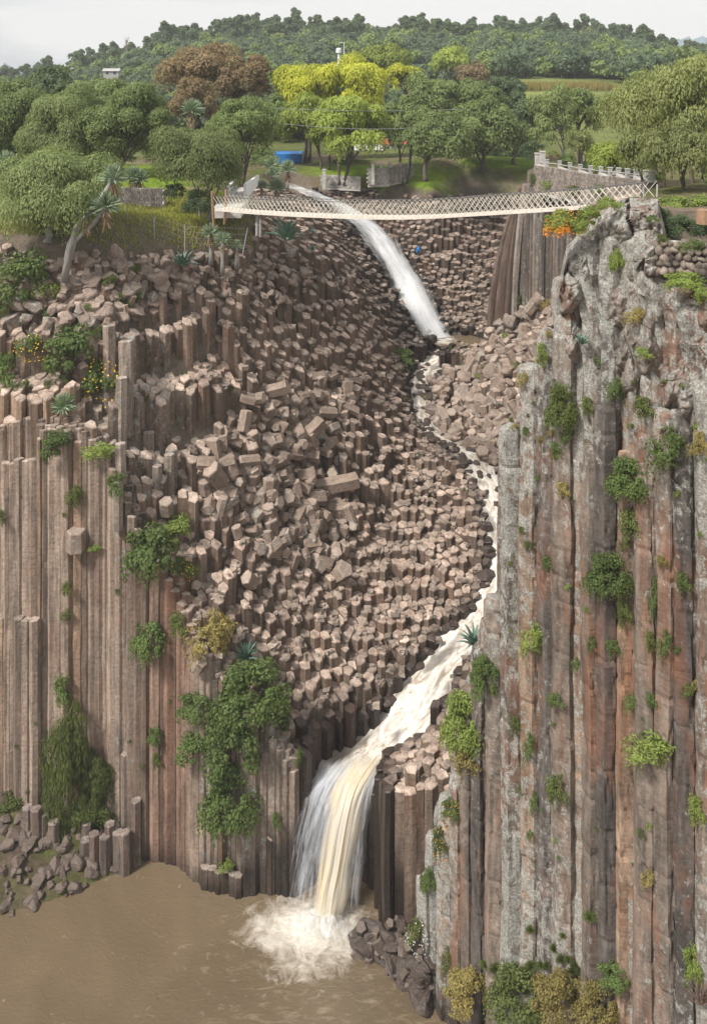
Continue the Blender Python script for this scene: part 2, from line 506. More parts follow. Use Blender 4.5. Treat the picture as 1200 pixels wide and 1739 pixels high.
RIDGE_PX = [-400, 0, 60, 130, 200, 300, 400, 500, 600, 700, 800, 900, 1000, 1080, 1130, 1250, 1700]
RIDGE_PY = [168, 160, 150, 136, 118, 88, 74, 70, 72, 72, 76, 78, 78, 92, 108, 118, 120]
def ground_far(x, y):
    px = 600 + FP * x / np.maximum(y, 1)
    rz = -(np.interp(px, RIDGE_PX, RIDGE_PY) - HOR) / FP * 460
    t = np.clip((y - 215) / (460 - 215), 0, 1)
    t = t * t * (3 - 2 * t) * 0.65 + t * 0.35
    base = -16.2 - 0.0 * y
    z = base * (1 - t) + rz * t
    # grassy bank on the right
    bx = np.clip((px - 640) / 220, 0, 1); by = np.clip((y - 160) / 45, 0, 1)
    z = z + (1 - t) * bx * by * by * (3 - 2 * by) * 10.4
    back = np.clip((y - 460) / 300, 0, 1)
    z = z * (1 - back) + (-30) * back
    return z + 0.8 * n2(x, y, 0.02, 5)

def ground(x, y):
    x = np.asarray(x, float).ravel(); y = np.asarray(y, float).ravel()
    near = tps(np.clip(x, -60, 60), np.clip(y, 50, 165))
    k = np.clip((y - 138) / 24, 0, 1)
    g = near * (1 - k) + ground_far(x, y) * k
    kx = np.clip((np.abs(x) - 42) / 15, 0, 1) * (1 - k)
    g = g * (1 - kx) + (-13.5 - 0.02 * (y - 80)) * kx
    inR = pip(x, y, RPOLY)
    rd, _ = pdist(x, y, RPOLY, True)
    kr = np.where(inR, np.clip(1 - (y - 118) / 20, 0, 1), 0)
    g = g * (1 - kr) + plateau(x, y) * kr
    return g

# ------------------------------------------------------------------ hexagonal column field
S = 0.80
ang = R(14)
ca, sa = math.cos(ang), math.sin(ang)
II, JJ = np.meshgrid(np.arange(-125, 135), np.arange(-40, 215), indexing='ij')
u0 = (II + 0.5 * (JJ % 2)) * S
v0 = JJ * S * 0.8660254
def lat2w(u, v):
    return u * ca - v * sa + 0, u * sa + v * ca + 62 - 25
CX, CY = lat2w(u0, v0)
inL = pip(CX, CY, LEFTPOLY)
inR = pip(CX, CY, RPOLY)
inL &= ~inR
inL &= (CY < 140) & (CX > -44) & (CX < 40)
rimd, _ = pdist(CX, CY, RIM)
inRr = inR & (rimd < 2.4) & (CY < 92)
keep = inL | inRr
iu, ju = II[keep], JJ[keep]
cx, cy = CX[keep], CY[keep]
isR = inRr[keep]
zs = tps(cx, cy)
PXc, PYc = projpx(cx, cy, zs)

def reg(px, py, cxx, cyy, rx, ry, soft=0.35):
    d = np.sqrt(((px - cxx) / rx) ** 2 + ((py - cyy) / ry) ** 2)
    return np.clip((1 - d) / soft + 0.0, 0, 1)

h1 = hsh(iu, ju, 1.0); h2 = hsh(iu, ju, 2.0); h3 = hsh(iu, ju, 3.0); h4 = hsh(iu, ju, 4.0)
# how strongly the tops gather into terraces
step = 1.0 + 0.7 * np.clip(n2(cx, cy, 0.09, 15) * 2, 0, 1)
step = step + 3.0 * reg(PXc, PYc, 280, 650, 170, 210)
step = step + 1.6 * reg(PXc, PYc, 600, 790, 120, 110)
step = step + 1.3 * reg(PXc, PYc, 480, 500, 150, 80)
step = step + 1.5 * reg(PXc, PYc, 330, 1000, 110, 150)
step = step + 2.0 * reg(PXc, PYc, 60, 640, 140, 120)
zl = zs + 0.55 * n2(cx, cy, 0.35, 9) + 0.35 * n2(cx, cy, 0.9, 4)
fr = zl / step + 0.8 * n2(cx, cy, 0.16, 2)
zq = (np.floor(fr) + 0.5 - 0.8 * n2(cx, cy, 0.16, 2)) * step
mixq = np.clip(0.70 + 0.16 * (step - 0.9), 0, 0.96)
zt = zl * (1 - mixq) + zq * mixq + (h1 - 0.5) * 0.30
zt = zt + np.where(h2 > 0.93, 0.5 * h3 + 0.1, 0) - np.where(h2 < 0.08, 0.8 * h3, 0)
# stream bed and its banks
SL = [(p[0], p[1]) for p in SP]
sd, spar = pdist(cx, cy, SL)
sz = np.interp(spar, np.arange(len(SP)), SP[:, 2]); shw = np.interp(spar, np.arange(len(SP)), SP[:, 3])
bed = sd < shw
zt = np.where(bed, sz - 0.35 - 0.45 * h1, zt)
zt = np.where(~bed & (sd < shw + 1.6), np.maximum(zt, sz + 0.05 + 0.35 * h1), zt)
UL = [(p[0], p[1]) for p in UP]
ud, upar = pdist(cx, cy, UL)
uz = np.interp(upar, np.arange(len(UP)), UP[:, 2]); uhw = np.interp(upar, np.arange(len(UP)), UP[:, 3])
zt = np.where(ud < uhw * 0.9, uz - 0.35 - 0.5 * h1, zt)
# upper plunge pool
ppx, ppy = W(775, 580, 108.5).xy
pd = np.hypot((cx - ppx - .7) / 3.3, (cy - ppy) / 2.6)
zt = np.where((pd >= 1) & (pd < 2.0) & (sd > shw * .6), np.maximum(zt, SP[0, 2] + 0.15 + 0.6 * h1), zt)
zt = np.where(pd < 1, SP[0, 2] - 0.9, zt)
zt = np.where(isR, plateau(cx, cy) - 0.2 - 0.7 * h1, zt)
# the front row of the left wall: some columns broken off lower down
ld, _ = pdist(cx, cy, LEFTPOLY[:12])
fpx = 600 + FP * cx / cy
front = (ld < 0.75) & ~isR
low = front & (h3 > 0.62) & (fpx < 520)
zt = np.where(low, np.maximum(zt - 3 - 18 * h4, -54), zt)
zt = np.where(front & (h4 < 0.14) & (fpx < 500), -60.2, zt)
c1 = front & (fpx < 68) & (fpx > -60)
zt = np.where(c1, -41.3 + 0.25 * h1, zt)
# hidden under soil: the plateau and lawns
soil = (~isR) & (((PYc < 425) & (PXc < 430)) | ((PYc < 322)) | ((PXc > 640) & (PYc < 335)))
rocky = PXc + 0
alive = ~soil
zmap = {}
for a, b, z, al in zip(iu, ju, zt, alive): zmap[(a, b)] = z if al else z + 0.5

wet = np.clip(1.25 - (sd - shw) / 1.1, 0, 1) * (~isR)
wet = np.maximum(wet, np.clip(1.3 - (ud - uhw) / 2.2, 0, 1) * (cy > 95))
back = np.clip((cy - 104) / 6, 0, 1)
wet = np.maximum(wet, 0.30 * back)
wet = np.maximum(wet, reg(PXc, PYc, 585, 1300, 75, 45) * 0.6)
wet = np.maximum(wet, reg(PXc, PYc, 560, 480, 130, 90) * 0.32)
lich = 0.25 * h4 + 0.5 * reg(PXc, PYc, 240, 700, 110, 200) + 0.4 * reg(PXc, PYc, 500, 800, 120, 160) + 0.5 * reg(PXc, PYc, 450, 1290, 90, 90)
moss = 0.2 * reg(PXc, PYc, 120, 600, 150, 150) + 0.25 * reg(PXc, PYc, 700, 600, 50, 50)

def hexcell(i, j):
    u = (i + 0.5 * (j % 2)) * S; v = j * S * 0.8660254
    out = []
    for k in range(6):
        a = math.pi / 6 + k * math.pi / 3
        uu, vv = u + S / 1.7320508 * math.cos(a), v + S / 1.7320508 * math.sin(a)
        ku, kv = round(uu * 20), round(vv * 20)
        uu += 0.25 * (float(hsh(ku, kv, 5.0)) - 0.5) ; vv += 0.25 * (float(hsh(ku, kv, 6.0)) - 0.5)
        out.append(lat2w(uu, vv))
    return out

def column_mesh(mb, ring, ztop, zbot, tintS, tintT, wls, tilt=(0, 0), seed=0.0, segd=1.3, footwet=None, lean=(0.0, 0.0), rough=1.0):
    """prism on the plan polygon 'ring', chamfered and tilted top, slightly irregular faces"""
    n = len(ring)
    mx = sum(p[0] for p in ring) / n; my = sum(p[1] for p in ring) / n
    H = ztop - zbot
    ns_ = max(1, min(30, int(H / segd)))
    rr = random.Random(int(seed * 1e5) & 0xffffff)
    vs, tt, ww = [], [], []
    def zt_(x, y): return tilt[0] * (x - mx) + tilt[1] * (y - my)
    fs = []
    offx = offy = 0.0
    jt = [rr.uniform(0.965, 1.0) for _ in range(n)]
    for s in range(ns_ + 1):
        f = s / ns_
        z = zbot + (H - 0.07) * f
        if s and rr.random() < 0.35: offx = rr.uniform(-.035, .035) * rough; offy = rr.uniform(-.035, .035) * rough
        k = rr.uniform(0.985, 1.01)
        for q, (x, y) in enumerate(ring):
            kk = k * jt[q]
            vs.append((mx + (x - mx) * kk + offx + lean[0] * (z - ztop), my + (y - my) * kk + offy + lean[1] * (z - ztop), z + (zt_(x, y) if s == ns_ else 0)))
            fw = 0.0
            if footwet is not None: fw = max(0.0, min(1.0, (footwet - z) / 2.0 + 0.3))
            tt.append(tintS); ww.append((max(wls[0], fw), wls[1], wls[2]))
    for s in range(ns_):
        for q in range(n):
            a, b = s * n + q, s * n + (q + 1) % n
            fs.append((a, b, b + n, a + n))
    # chamfer and top are separate verts so they can be paler
    t0 = len(vs)
    for x, y in ring:
        vs.append((mx + (x - mx) * 0.975 + offx, my + (y - my) * 0.975 + offy, ztop - 0.07 + zt_(x, y)))
    c = 0.80 + 0.1 * rr.random()
    for x, y in ring:
        vs.append((mx + (x - mx) * c + offx, my + (y - my) * c + offy, ztop + zt_(x, y) * c + rr.uniform(-.015, .015)))
    dome = rr.choice((0.03, 0.05, -0.02, 0.0))
    vs.append((mx + offx, my + offy, ztop + dome))
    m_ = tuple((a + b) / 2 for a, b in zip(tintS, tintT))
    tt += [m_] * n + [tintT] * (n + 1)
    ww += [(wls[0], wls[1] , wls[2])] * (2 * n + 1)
    for q in range(n):
        a, b = t0 + q, t0 + (q + 1) % n
        fs.append((a, b, b + n, a + n))
        fs.append((a + n, b + n, t0 + 2 * n))
    mb.add(vs, fs, tt, ww)

gx = (tps(cx + 0.5, cy) - tps(cx - 0.5, cy)); gy = (tps(cx, cy + 0.5) - tps(cx, cy - 0.5))
fieldL, fieldR = MB(), MB()
blk = reg(PXc, PYc, 90, 520, 230, 150) + reg(PXc, PYc, 400, 440, 170, 60)   # blocky weathered rim
NB = lambda i, j: [(i - 1, j), (i + 1, j)] + ([(i, j - 1), (i + 1, j - 1), (i, j + 1), (i + 1, j + 1)] if j % 2 else [(i - 1, j - 1), (i, j - 1), (i - 1, j + 1), (i, j + 1)])
for k in range(len(cx)):
    if not alive[k]: continue
    i, j = int(iu[k]), int(ju[k])
    ring = hexcell(i, j)
    zb = 1e9
    for nb in NB(i, j): zb = min(zb, zmap.get(nb, -60.0))
    zb = min(zb, zt[k]) - 0.7
    if zb < -45 and (ld[k] < 2.0) and not isR[k]: zb = -60.0
    w = float(wet[k]); v = 0.78 + 0.44 * h4[k]
    warm = float(n2(cx[k], cy[k], 0.25, 6, 2))
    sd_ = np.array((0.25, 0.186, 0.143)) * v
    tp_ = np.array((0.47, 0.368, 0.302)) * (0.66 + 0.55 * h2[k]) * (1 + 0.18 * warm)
    r_ = float(reg(PXc[k], PYc[k], 590, 1260, 100, 60))
    sd_ = sd_ * (1 - 0.5 * r_) + np.array((0.27, 0.13, 0.085)) * 0.5 * r_
    tp_ = tp_ * (1 - 0.6 * r_) + np.array((0.40, 0.23, 0.15)) * 0.6 * r_
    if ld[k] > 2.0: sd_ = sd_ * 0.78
    pale = float(reg(PXc[k], PYc[k], 600, 600, 110, 130)) * 0.12
    tp_ = tp_ * (1 + pale)
    sd_ = sd_ * (1 + 0.12 * warm)
    bb = float(min(1, blk[k]))
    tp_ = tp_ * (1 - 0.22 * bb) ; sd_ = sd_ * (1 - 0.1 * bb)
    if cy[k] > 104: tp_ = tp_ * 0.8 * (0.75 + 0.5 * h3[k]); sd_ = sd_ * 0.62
    if ld[k] < 2.0 and cx[k] < -2.5:
        fx = fpx[k]
        oran = np.clip(1 - abs(fx - 295) / 55, 0, 1) * 0.75
        sd_ = sd_ * np.array((1.30, 1.22, 1.12)) * (1 - oran) + np.array((0.25, 0.132, 0.085)) * oran
        if 350 < fx < 520: sd_ = sd_ * (0.75 + 0.5 * h3[k])
        if h3[k] < 0.22: sd_ = sd_ * 0.6
        if h3[k] > 0.85: sd_ = sd_ * 1.2
    g = 0.19 + 0.42 * bb
    tl = (float(gx[k]) * 0.30 + (h1[k] - .5) * g, float(gy[k]) * 0.30 + (h3[k] - .5) * g)
    tl = (max(-.5, min(.5, tl[0])), max(-.5, min(.5, tl[1])))
    if 640 < fpx[k] < 678 and cy[k] < 62.5: w = max(w, 0.95 if fpx[k] < 664 else .7)
    if 500 < fpx[k] < 655 and cy[k] < 64.6 and cy[k] > 59.5: w = max(w, 0.97)
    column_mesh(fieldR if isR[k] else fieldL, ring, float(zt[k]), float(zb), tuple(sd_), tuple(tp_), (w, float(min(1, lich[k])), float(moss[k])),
                tilt=tl, seed=float(h1[k]), footwet=-57.0 + (1.8 * float(np.clip((fpx[k] - 300) / 110, 0, 1)) + 3.6 * float(np.clip((fpx[k] - 400) / 90, 0, 1))) * float(fpx[k] < 690) + float(h1[k]) if zb < -50 else None)
# the faced wall: slim columns fused side by side, in groups of equal height
wl_ = LEFTPOLY[1:10]
acc = [0.0]
for i in range(len(wl_) - 1): acc.append(acc[-1] + math.hypot(wl_[i+1][0] - wl_[i][0], wl_[i+1][1] - wl_[i][1]))
rw = random.Random(3)
for row in range(3):
    l = 0.2 * row; grp = 0; gl = 0.0
    while l < acc[-1]:
        i = max(k for k in range(len(acc) - 1) if acc[k] <= l); f = (l - acc[i]) / (acc[i+1] - acc[i])
        x = wl_[i][0] * (1 - f) + wl_[i+1][0] * f; y = wl_[i][1] * (1 - f) + wl_[i+1][1] * f
        wdt = rw.uniform(0.40, 0.62)
        if grp <= 0: grp = rw.randint(1, 6); gl = rw.random(); go = rw.uniform(-.32, .34); gv = rw.uniform(.84, 1.12)
        grp -= 1
        yy = y + (-0.10, 0.30, 0.75)[row] + rw.uniform(-.13, .13) + go
        xx = x
        l += wdt
        px = 600 + FP * x / y
        if px < -120: continue
        zt0 = float(tps([xx], [max(y + 0.9, 62.8)])[0])
        z = zt0 - 0.25 + 0.3 * rw.random() - 0.25 * (2 - row)
        if row == 0:
            if -60 < px < 66: z = -41.3 + rw.uniform(-.15, .25)
            elif gl < 0.36 and px > 70: z = zt0 - 2 - 16 * gl * 3.3
            elif px > 340 and gl > .75: z = zt0 - rw.uniform(1, 5)
        if row == 1 and gl < .22: z -= 1.5 + 6 * gl
        z = max(z, -56.5)
        r = wdt * 0.78
        a0 = rw.uniform(0, 1); n_ = rw.choice((5, 6, 6, 7))
        rg = [(xx + r * math.cos(a0 + 6.2832 * q / n_ + rw.uniform(-.12, .12)), yy + r * 0.85 * math.sin(a0 + 6.2832 * q / n_)) for q in range(n_)]
        v = rw.choice((1.0, 1.05, 1.12, 0.88, 1.05, 0.62)) * rw.uniform(.92, 1.08) * gv
        c = np.array((0.315, 0.245, 0.195))
        oran = float(np.clip(1 - abs(px - 292) / 50, 0, 1)) * 0.8
        c = c * (1 - oran) + np.array((0.26, 0.135, 0.088)) * oran
        if px > 215: c = c * (0.85 if px < 345 else 0.9)
        if 205 < px < 250: c = c * 0.72
        c = c * v
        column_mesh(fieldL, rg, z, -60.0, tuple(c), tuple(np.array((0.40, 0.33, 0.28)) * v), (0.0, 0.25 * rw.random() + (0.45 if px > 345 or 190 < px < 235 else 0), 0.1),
                    tilt=(rw.uniform(-.15, .15), rw.uniform(-.3, .1)), seed=rw.random(), segd=0.9, footwet=-57.2 + 1.6 * float(np.clip((px - 300) / 110, 0, 1)) + 3.2 * float(np.clip((px - 410) / 90, 0, 1)) + rw.uniform(-.6, .6), rough=0.7)
left_cliff = tag(fieldL.obj('columnar_cliff', M['column']), kind='structure')
tag(fieldR.obj('canyon_rim_cliff', M['column']), kind='structure')
print('columns', len(cx), len(fieldL.v))

# ------------------------------------------------------------------ ground sheet
def grad(a, b, s0, s1, growth):
    out = [a]
    s = s0
    while out[-1] < b:
        out.append(out[-1] + s); s = min(s1, s * growth)
    return out
xs = [-v for v in grad(45, 1000, 1.2, 60, 1.12)][::-1] + list(np.arange(-44.4, 45, 0.6)) + grad(45, 1000, 1.2, 60, 1.12)
ys = [-300, -100, -20] + list(np.arange(20, 60, 2.0)) + list(np.arange(60, 150, 0.6)) + grad(150, 1450, 0.8, 60, 1.05)
GX, GY = np.meshgrid(np.array(xs), np.array(ys), indexing='ij')
gxx, gyy = GX.ravel(), GY.ravel()
gz = ground(gxx, gyy)
inl = pip(gxx, gyy, LEFTPOLY) & ~pip(gxx, gyy, RPOLY); inr = pip(gxx, gyy, RPOLY)
ldd, _ = pdist(gxx, gyy, LEFTPOLY[:16]); rdd, _ = pdist(gxx, gyy, RPOLY[:6] + RIM[::-1][-1:])
rmd, _ = pdist(gxx, gyy, RIM)
rfd, _ = pdist(gxx, gyy, RPOLY[:7])
gpx, gpy = projpx(gxx, np.maximum(gyy, 1), gz)
far = gyy >= 150
soilg = ((gpy < 427) & (gpx < 432)) | (gpy < 324) | ((gpx > 640) & (gpy < 337)) | far | (np.abs(gxx) > 43)
z = np.full(gxx.shape, -61.5)
z = np.where((inl & (ldd > 1.6)) | (far) | ((gyy > 68) & (np.abs(gxx) > 43)), gz - np.where(soilg, 0.0, 1.3), z)
z = np.where(inr & (rmd > 1.0) & ((rfd > 1.2) | (gyy > 60)), gz, z)
z = np.where(inr & (rmd <= 1.0), gz - 0.6, z)
# beds under water
s2, sp2 = pdist(gxx, gyy, SL)
szz = np.interp(sp2, np.arange(len(SP)), SP[:, 2]); shh = np.interp(sp2, np.arange(len(SP)), SP[:, 3])
z = np.where((s2 < shh + 1.0) & ~inr & (z > -60), np.minimum(z, szz - 1.4), z)
u2, up2 = pdist(gxx, gyy, UL)
uzz = np.interp(up2, np.arange(len(UP)), UP[:, 2])
z = np.where(u2 < 3.2, np.minimum(z, uzz - 1.2), z)
z = z + np.where(z > -60, 0.10 * n2(gxx, gyy, 1.1, 8), 0)
# colours: tint of grass, dry grass, earth
lawn = np.zeros_like(gxx)
for (a, b, c, d) in ((250, 300, 110, 26), (0, 270, 60, 20), (740, 315, 120, 38), (600, 290, 110, 14), (850, 275, 90, 14), (350, 290, 60, 20), (100,285,160,18)):
    lawn = np.maximum(lawn, reg(gpx, gpy, a, b, c, d, 0.5))
dryg = np.clip(0.5 + 1.4 * n2(gxx, gyy, 0.3, 12), 0, 1)
nearl = (gyy < 98) & (gxx < 0)
earth = np.array((0.16, 0.12, 0.09)); grs = np.array((0.12, 0.15, 0.03)); dry = np.array((0.30, 0.26, 0.10)); lwn = np.array((0.15, 0.225, 0.02)); fld = np.array((0.13, 0.15, 0.05))
T = earth[None] * (1 - dryg[:, None]) + np.where(nearl[:, None], (grs * 0.55 + dry * 0.45)[None], grs[None] * 0.75) * dryg[:, None]
T = T * (1 - lawn[:, None]) + lwn[None] * lawn[:, None]
T = np.where((gyy > 160)[:, None], fld[None] * np.clip(0.9 + 0.5 * n2(gxx, gyy, 0.05, 2)[:, None], .5, 1.5), T)
bank = reg(gpx, gpy, 900, 150, 190, 24, 0.5) * (gyy > 165) * (gyy < 260)
T = T * (1 - bank[:, None]) + np.array((0.19, 0.22, 0.07))[None] * bank[:, None]
zg = z.reshape(len(xs), len(ys)); st_ = np.hypot(np.gradient(zg, np.array(xs), axis=0), np.gradient(zg, np.array(ys), axis=1)).ravel()
stf = np.clip((st_ - 0.55) / 0.35, 0, 1)[:, None]
T = T * (1 - stf) + np.array((0.14, 0.115, 0.09))[None] * stf
T = np.where((z < -60)[:, None], np.array((0.16, 0.11, 0.07))[None], T)
nx, ny = len(xs), len(ys)
idx = np.arange(nx * ny).reshape(nx, ny)
Fq = np.stack([idx[:-1, :-1], idx[1:, :-1], idx[1:, 1:], idx[:-1, 1:]], -1).reshape(-1, 4)
def ground_material():
    m, ns, ls = newmat('soil_and_grass')
    out = ns.new('ShaderNodeOutputMaterial'); bs = ns.new('ShaderNodeBsdfPrincipled'); ls.new(bs.outputs[0], out.inputs[0])
    t = attr(ns, 'tint')
    n1 = noise(ns, ls, 0.9, 8, None, 0.3, 0.7); n3 = noise(ns, ls, 6, 6, None, 0.2, 0.7)
    c = mixc(ns, ls, 1.0, t.outputs['Color'], ramp(ns, ls, n1, 0.3, 0.6, 0.7, 1.3), 'MULTIPLY')
    c = mixc(ns, ls, 1.0, c, ramp(ns, ls, n3, 0.3, 0.7, 0.7, 1.25), 'MULTIPLY')
    ls.new(c, bs.inputs['Base Color']); bs.inputs['Roughness'].default_value = 0.95; bs.inputs['Specular IOR Level'].default_value = 0.1
    bp = nd(ns, 'ShaderNodeBump', Strength=0.6, Distance=0.1); ls.new(n3, bp.inputs['Height']); ls.new(bp.outputs[0], bs.inputs['Normal'])
    return m
gme = quick_mesh('ground', np.stack([gxx, gyy, z], -1), Fq, ground_material(), True, T)
tag(link(bpy.data.objects.new('ground', gme)), kind='structure')
GZ = z.reshape(nx, ny)
def gheight(x, y):
    i = min(max(int(np.searchsorted(xs, x)) - 1, 0), nx - 2); j = min(max(int(np.searchsorted(ys, y)) - 1, 0), ny - 2)
    fx = (x - xs[i]) / (xs[i+1] - xs[i]); fy = (y - ys[j]) / (ys[j+1] - ys[j])
    return float(GZ[i, j] * (1-fx) * (1-fy) + GZ[i+1, j] * fx * (1-fy) + GZ[i, j+1] * (1-fx) * fy + GZ[i+1, j+1] * fx * fy)
# ------------------------------------------------------------------ large near columns, right cliff
def bigcol(Vs, Fs, Ts, Ws, px, wpx, Y, top_py, seed, lich=0.4, lump=0.0, zbot=-60.5, tint=(0.19, 0.15, 0.13), depth=None, lumpto=None, lean=0.0):
    rn = random.Random(seed)
    c = W(px, top_py, Y)
    r = wpx / FP * Y / 2
    ry = (depth or r * rn.uniform(0.9, 1.3))
    nside = rn.choice((5, 6, 6, 7))
    a0 = rn.uniform(0, 6.28)
    cor = []
    for k in range(nside):
        a = a0 + 2 * math.pi * (k + rn.uniform(-.2, .2)) / nside
        cor.append((math.cos(a), math.sin(a)))
    sub = 4
    ring = []
    edg = []
    for k in range(nside):
        p, q = cor[k], cor[(k + 1) % nside]
        for s in range(sub):
            f = s / sub
            ring.append((p[0] * (1 - f) + q[0] * f, p[1] * (1 - f) + q[1] * f)); edg.append(s == 0)
    ring = np.array(ring) * 1.27
    ztop = c.z
    H = ztop - zbot
    nr = int(H / 0.22)
    zz = ztop - np.linspace(0, 1, nr) ** 1.0 * H
    zz = np.concatenate([[ztop, ztop - 0.04, ztop - 0.12], zz[1:]])
    top = np.clip((ztop - zz) / (0.35 + 0.5 * lump), 0, 1)
    prof = np.sqrt(np.clip(1 - (1 - top) ** 2, 0, 1)) * 0.55 + 0.45 * np.clip(top * 3, 0, 1)
    ox = 0.08 * vnoise(np.stack([zz * 0.12, zz * 0 + seed, zz * 0], -1)) + lean * (ztop - zz) * -1
    oy = 0.10 * vnoise(np.stack([zz * 0.12, zz * 0 + seed, zz * 0 + 9], -1))
    # fractures: small sideways steps
    lv = np.floor(zz / 2.7 + seed * 0.37)
    ox = ox + 0.05 * (hsh(lv, lv * 0 + seed) - .5); oy = oy + 0.10 * (hsh(lv, lv * 0 + seed + 3) - .5)
    kw = 1 + 0.10 * vnoise(np.stack([zz * 0.2, zz * 0 + seed, zz * 0 + 4], -1))
    X = c.x + ox[:, None] + ring[None, :, 0] * (r * kw * prof)[:, None]
    Yy = Y + r + oy[:, None] + ring[None, :, 1] * (ry * kw * prof)[:, None]
    Z = np.repeat(zz[:, None], ring.shape[0], 1)
    rg = 0.35 + 0.65 * min(1, lump * 2)
    P3 = np.stack([X, Yy, Z], -1)
    lt = W(px, lumpto or top_py + 200, Y).z
    la = lump * np.clip((Z - lt) / max(0.1, ztop - lt) * 1.6, 0, 1)
    n1 = fbm(P3 * np.array((0.55, 0.55, 0.38)), 4, seed); nf = fbm(P3 * np.array((3.0, 3.0, 1.1)), 3, 5)
    out = np.stack([ring[None, :, 0].repeat(len(zz), 0), ring[None, :, 1].repeat(len(zz), 0), 0 * Z], -1)
    ril = np.abs(fbm(P3 * np.array((1.4, 1.4, 0.25)), 3, 2))
    dsp = (0.05 * rg * nf + 0.06 * rg * n1 - 0.10 * np.clip(0.10 - ril, 0, 1) / 0.10 + la * (0.75 * n1 - 0.45 * np.abs(fbm(P3 * 0.9, 3, 7)))) * np.clip(prof * 1.5, 0, 1)[:, None]
    joint = ((zz / 2.7 + seed * 0.37) % 1.0 < 0.085)[:, None] * (hsh(lv, lv * 0 + seed + 7) > 0.35)[:, None]
    dsp = dsp - 0.045 * joint * (zz < ztop - 1.0)[:, None]
    P3 = P3 + out * dsp[..., None]
    P3[..., 2] += la * 0.3 * fbm(P3 * 0.7, 3, 3)
    n = ring.shape[0]; m = len(zz)
    base = sum(len(v) for v in Vs)
    id_ = np.arange(n * m).reshape(m, n)
    F = np.stack([id_[:-1], id_[1:], np.roll(id_[1:], -1, 1), np.roll(id_[:-1], -1, 1)], -1).reshape(-1, 4)
    Vs.append(P3.reshape(-1, 3)); Fs.append(F + base)
    t = np.array(tint) * rn.uniform(0.8, 1.2)
    tt = np.repeat(t[None], n * m, 0) * (1 + 0.25 * n1.reshape(-1, 1))
    Ts.append(tt)
    ws = np.zeros((n * m, 3))
    lz = lich + 0.45 * np.clip((Z.reshape(-1) - (ztop - 14)) / 14, 0, 1) + 0.35 * np.clip((-33 - Z.reshape(-1)) / 12, 0, 1) * (Y < 48)
    ws[:, 1] = np.clip(lz, 0, 1); ws[:, 0] = np.clip((-55.5 - Z.reshape(-1)) / 2, 0, 0.9); ws[:, 2] = 0.25 * np.clip((Z.reshape(-1) - (ztop - 3)) / 3, 0, 1)
    Ws.append(ws)
    return

NC = [ # px, width, Y, top row, lichen, lump, lump-to row
 (700,24,55.6,1600,.3,.1,None),(722,26,54.6,1500,.5,.05,None),(742,26,54.3,1425,.6,.05,None),(760,28,53.6,1365,.6,.05,None),(780,26,52.8,1330,.3,.1,None),(800,28,52.0,1175,.1,.05,None),(820,30,51,1105,.2,.05,None),
 (843,30,48.2,1022,.25,.02,None),(872,34,46.4,726,.55,.25,850),(905,36,46.0,622,.5,.25,760),(935,34,45.4,560,.35,.3,760),(962,40,44.6,470,.35,.35,720),
 (992,40,44.3,565,.65,.3,800),(1016,38,43.5,395,.55,.6,700),(1048,44,42.7,400,.5,.3,690),(1085,46,42.0,400,.5,.3,700),
 (1120,42,41.0,455,.4,.7,760),(1150,38,40.6,470,.3,.7,740),(1185,46,40.0,515,.45,.7,780),(1222,48,39.2,540,.45,.7,760),(1260,48,38.4,560,.4,.7,800),(1300,50,37.6,560,.4,.7,800),(1345,50,36.8,560,.4,.6,800),(1395,52,36,560,.4,.6,800),(1450,54,35.4,560,.4,.6,800),
 # lower columns that stand proud of the face
 (1008,30,42.9,760,.15,.05,None),(1032,32,42.4,690,.0,.05,None),(1066,32,41.8,770,.1,.05,None),(1102,34,41.0,740,.1,.05,None),(1135,32,40.2,700,.2,.05,None),(1166,34,39.8,700,.2,.05,None),(1202,34,39.2,650,.55,.3,800),
]
Vs, Fs, Ts, Ws = [], [], [], []
for k, (a, b, c, d, l, lu, lt) in enumerate(NC):
    ti = (0.19, 0.153, 0.125) if k % 3 else (0.245, 0.17, 0.12)
    if k % 4 == 2: ti = (0.11, 0.095, 0.085)
    bigcol(Vs, Fs, Ts, Ws, a, b, c, d, 100 + k, l, lu, lumpto=lt, tint=ti)
# the row behind, closing the cracks
for k, (a, b, c, d, l, lu, lt) in enumerate(NC[:25]):
    bigcol(Vs, Fs, Ts, Ws, a + 16, b * 1.3, c + 1.1, d + 30, 300 + k, l * 0.5, lu * 0.6, lumpto=lt, tint=(0.15, 0.11, 0.09))
for k, (a, b, c, d) in enumerate([(870,40,49,780),(905,44,48.5,680),(940,44,48,600),(985,50,47,500),(1030,50,46,420),(1080,54,45,400),(1130,54,44,480),(760,40,56,1370),(790,40,55,1300),(815,40,54,1160),(840,40,51,1060),(1180,60,43,520)]):
    bigcol(Vs, Fs, Ts, Ws, a, b, c, d, 500 + k, .3, .3, tint=(0.15, 0.11, 0.09))
cme = quick_mesh('cliff', np.concatenate(Vs), np.concatenate(Fs), M['cliff'], False, np.concatenate(Ts), np.concatenate(Ws))
near_cliff = tag(link(bpy.data.objects.new('near_cliff', cme)), kind='structure')

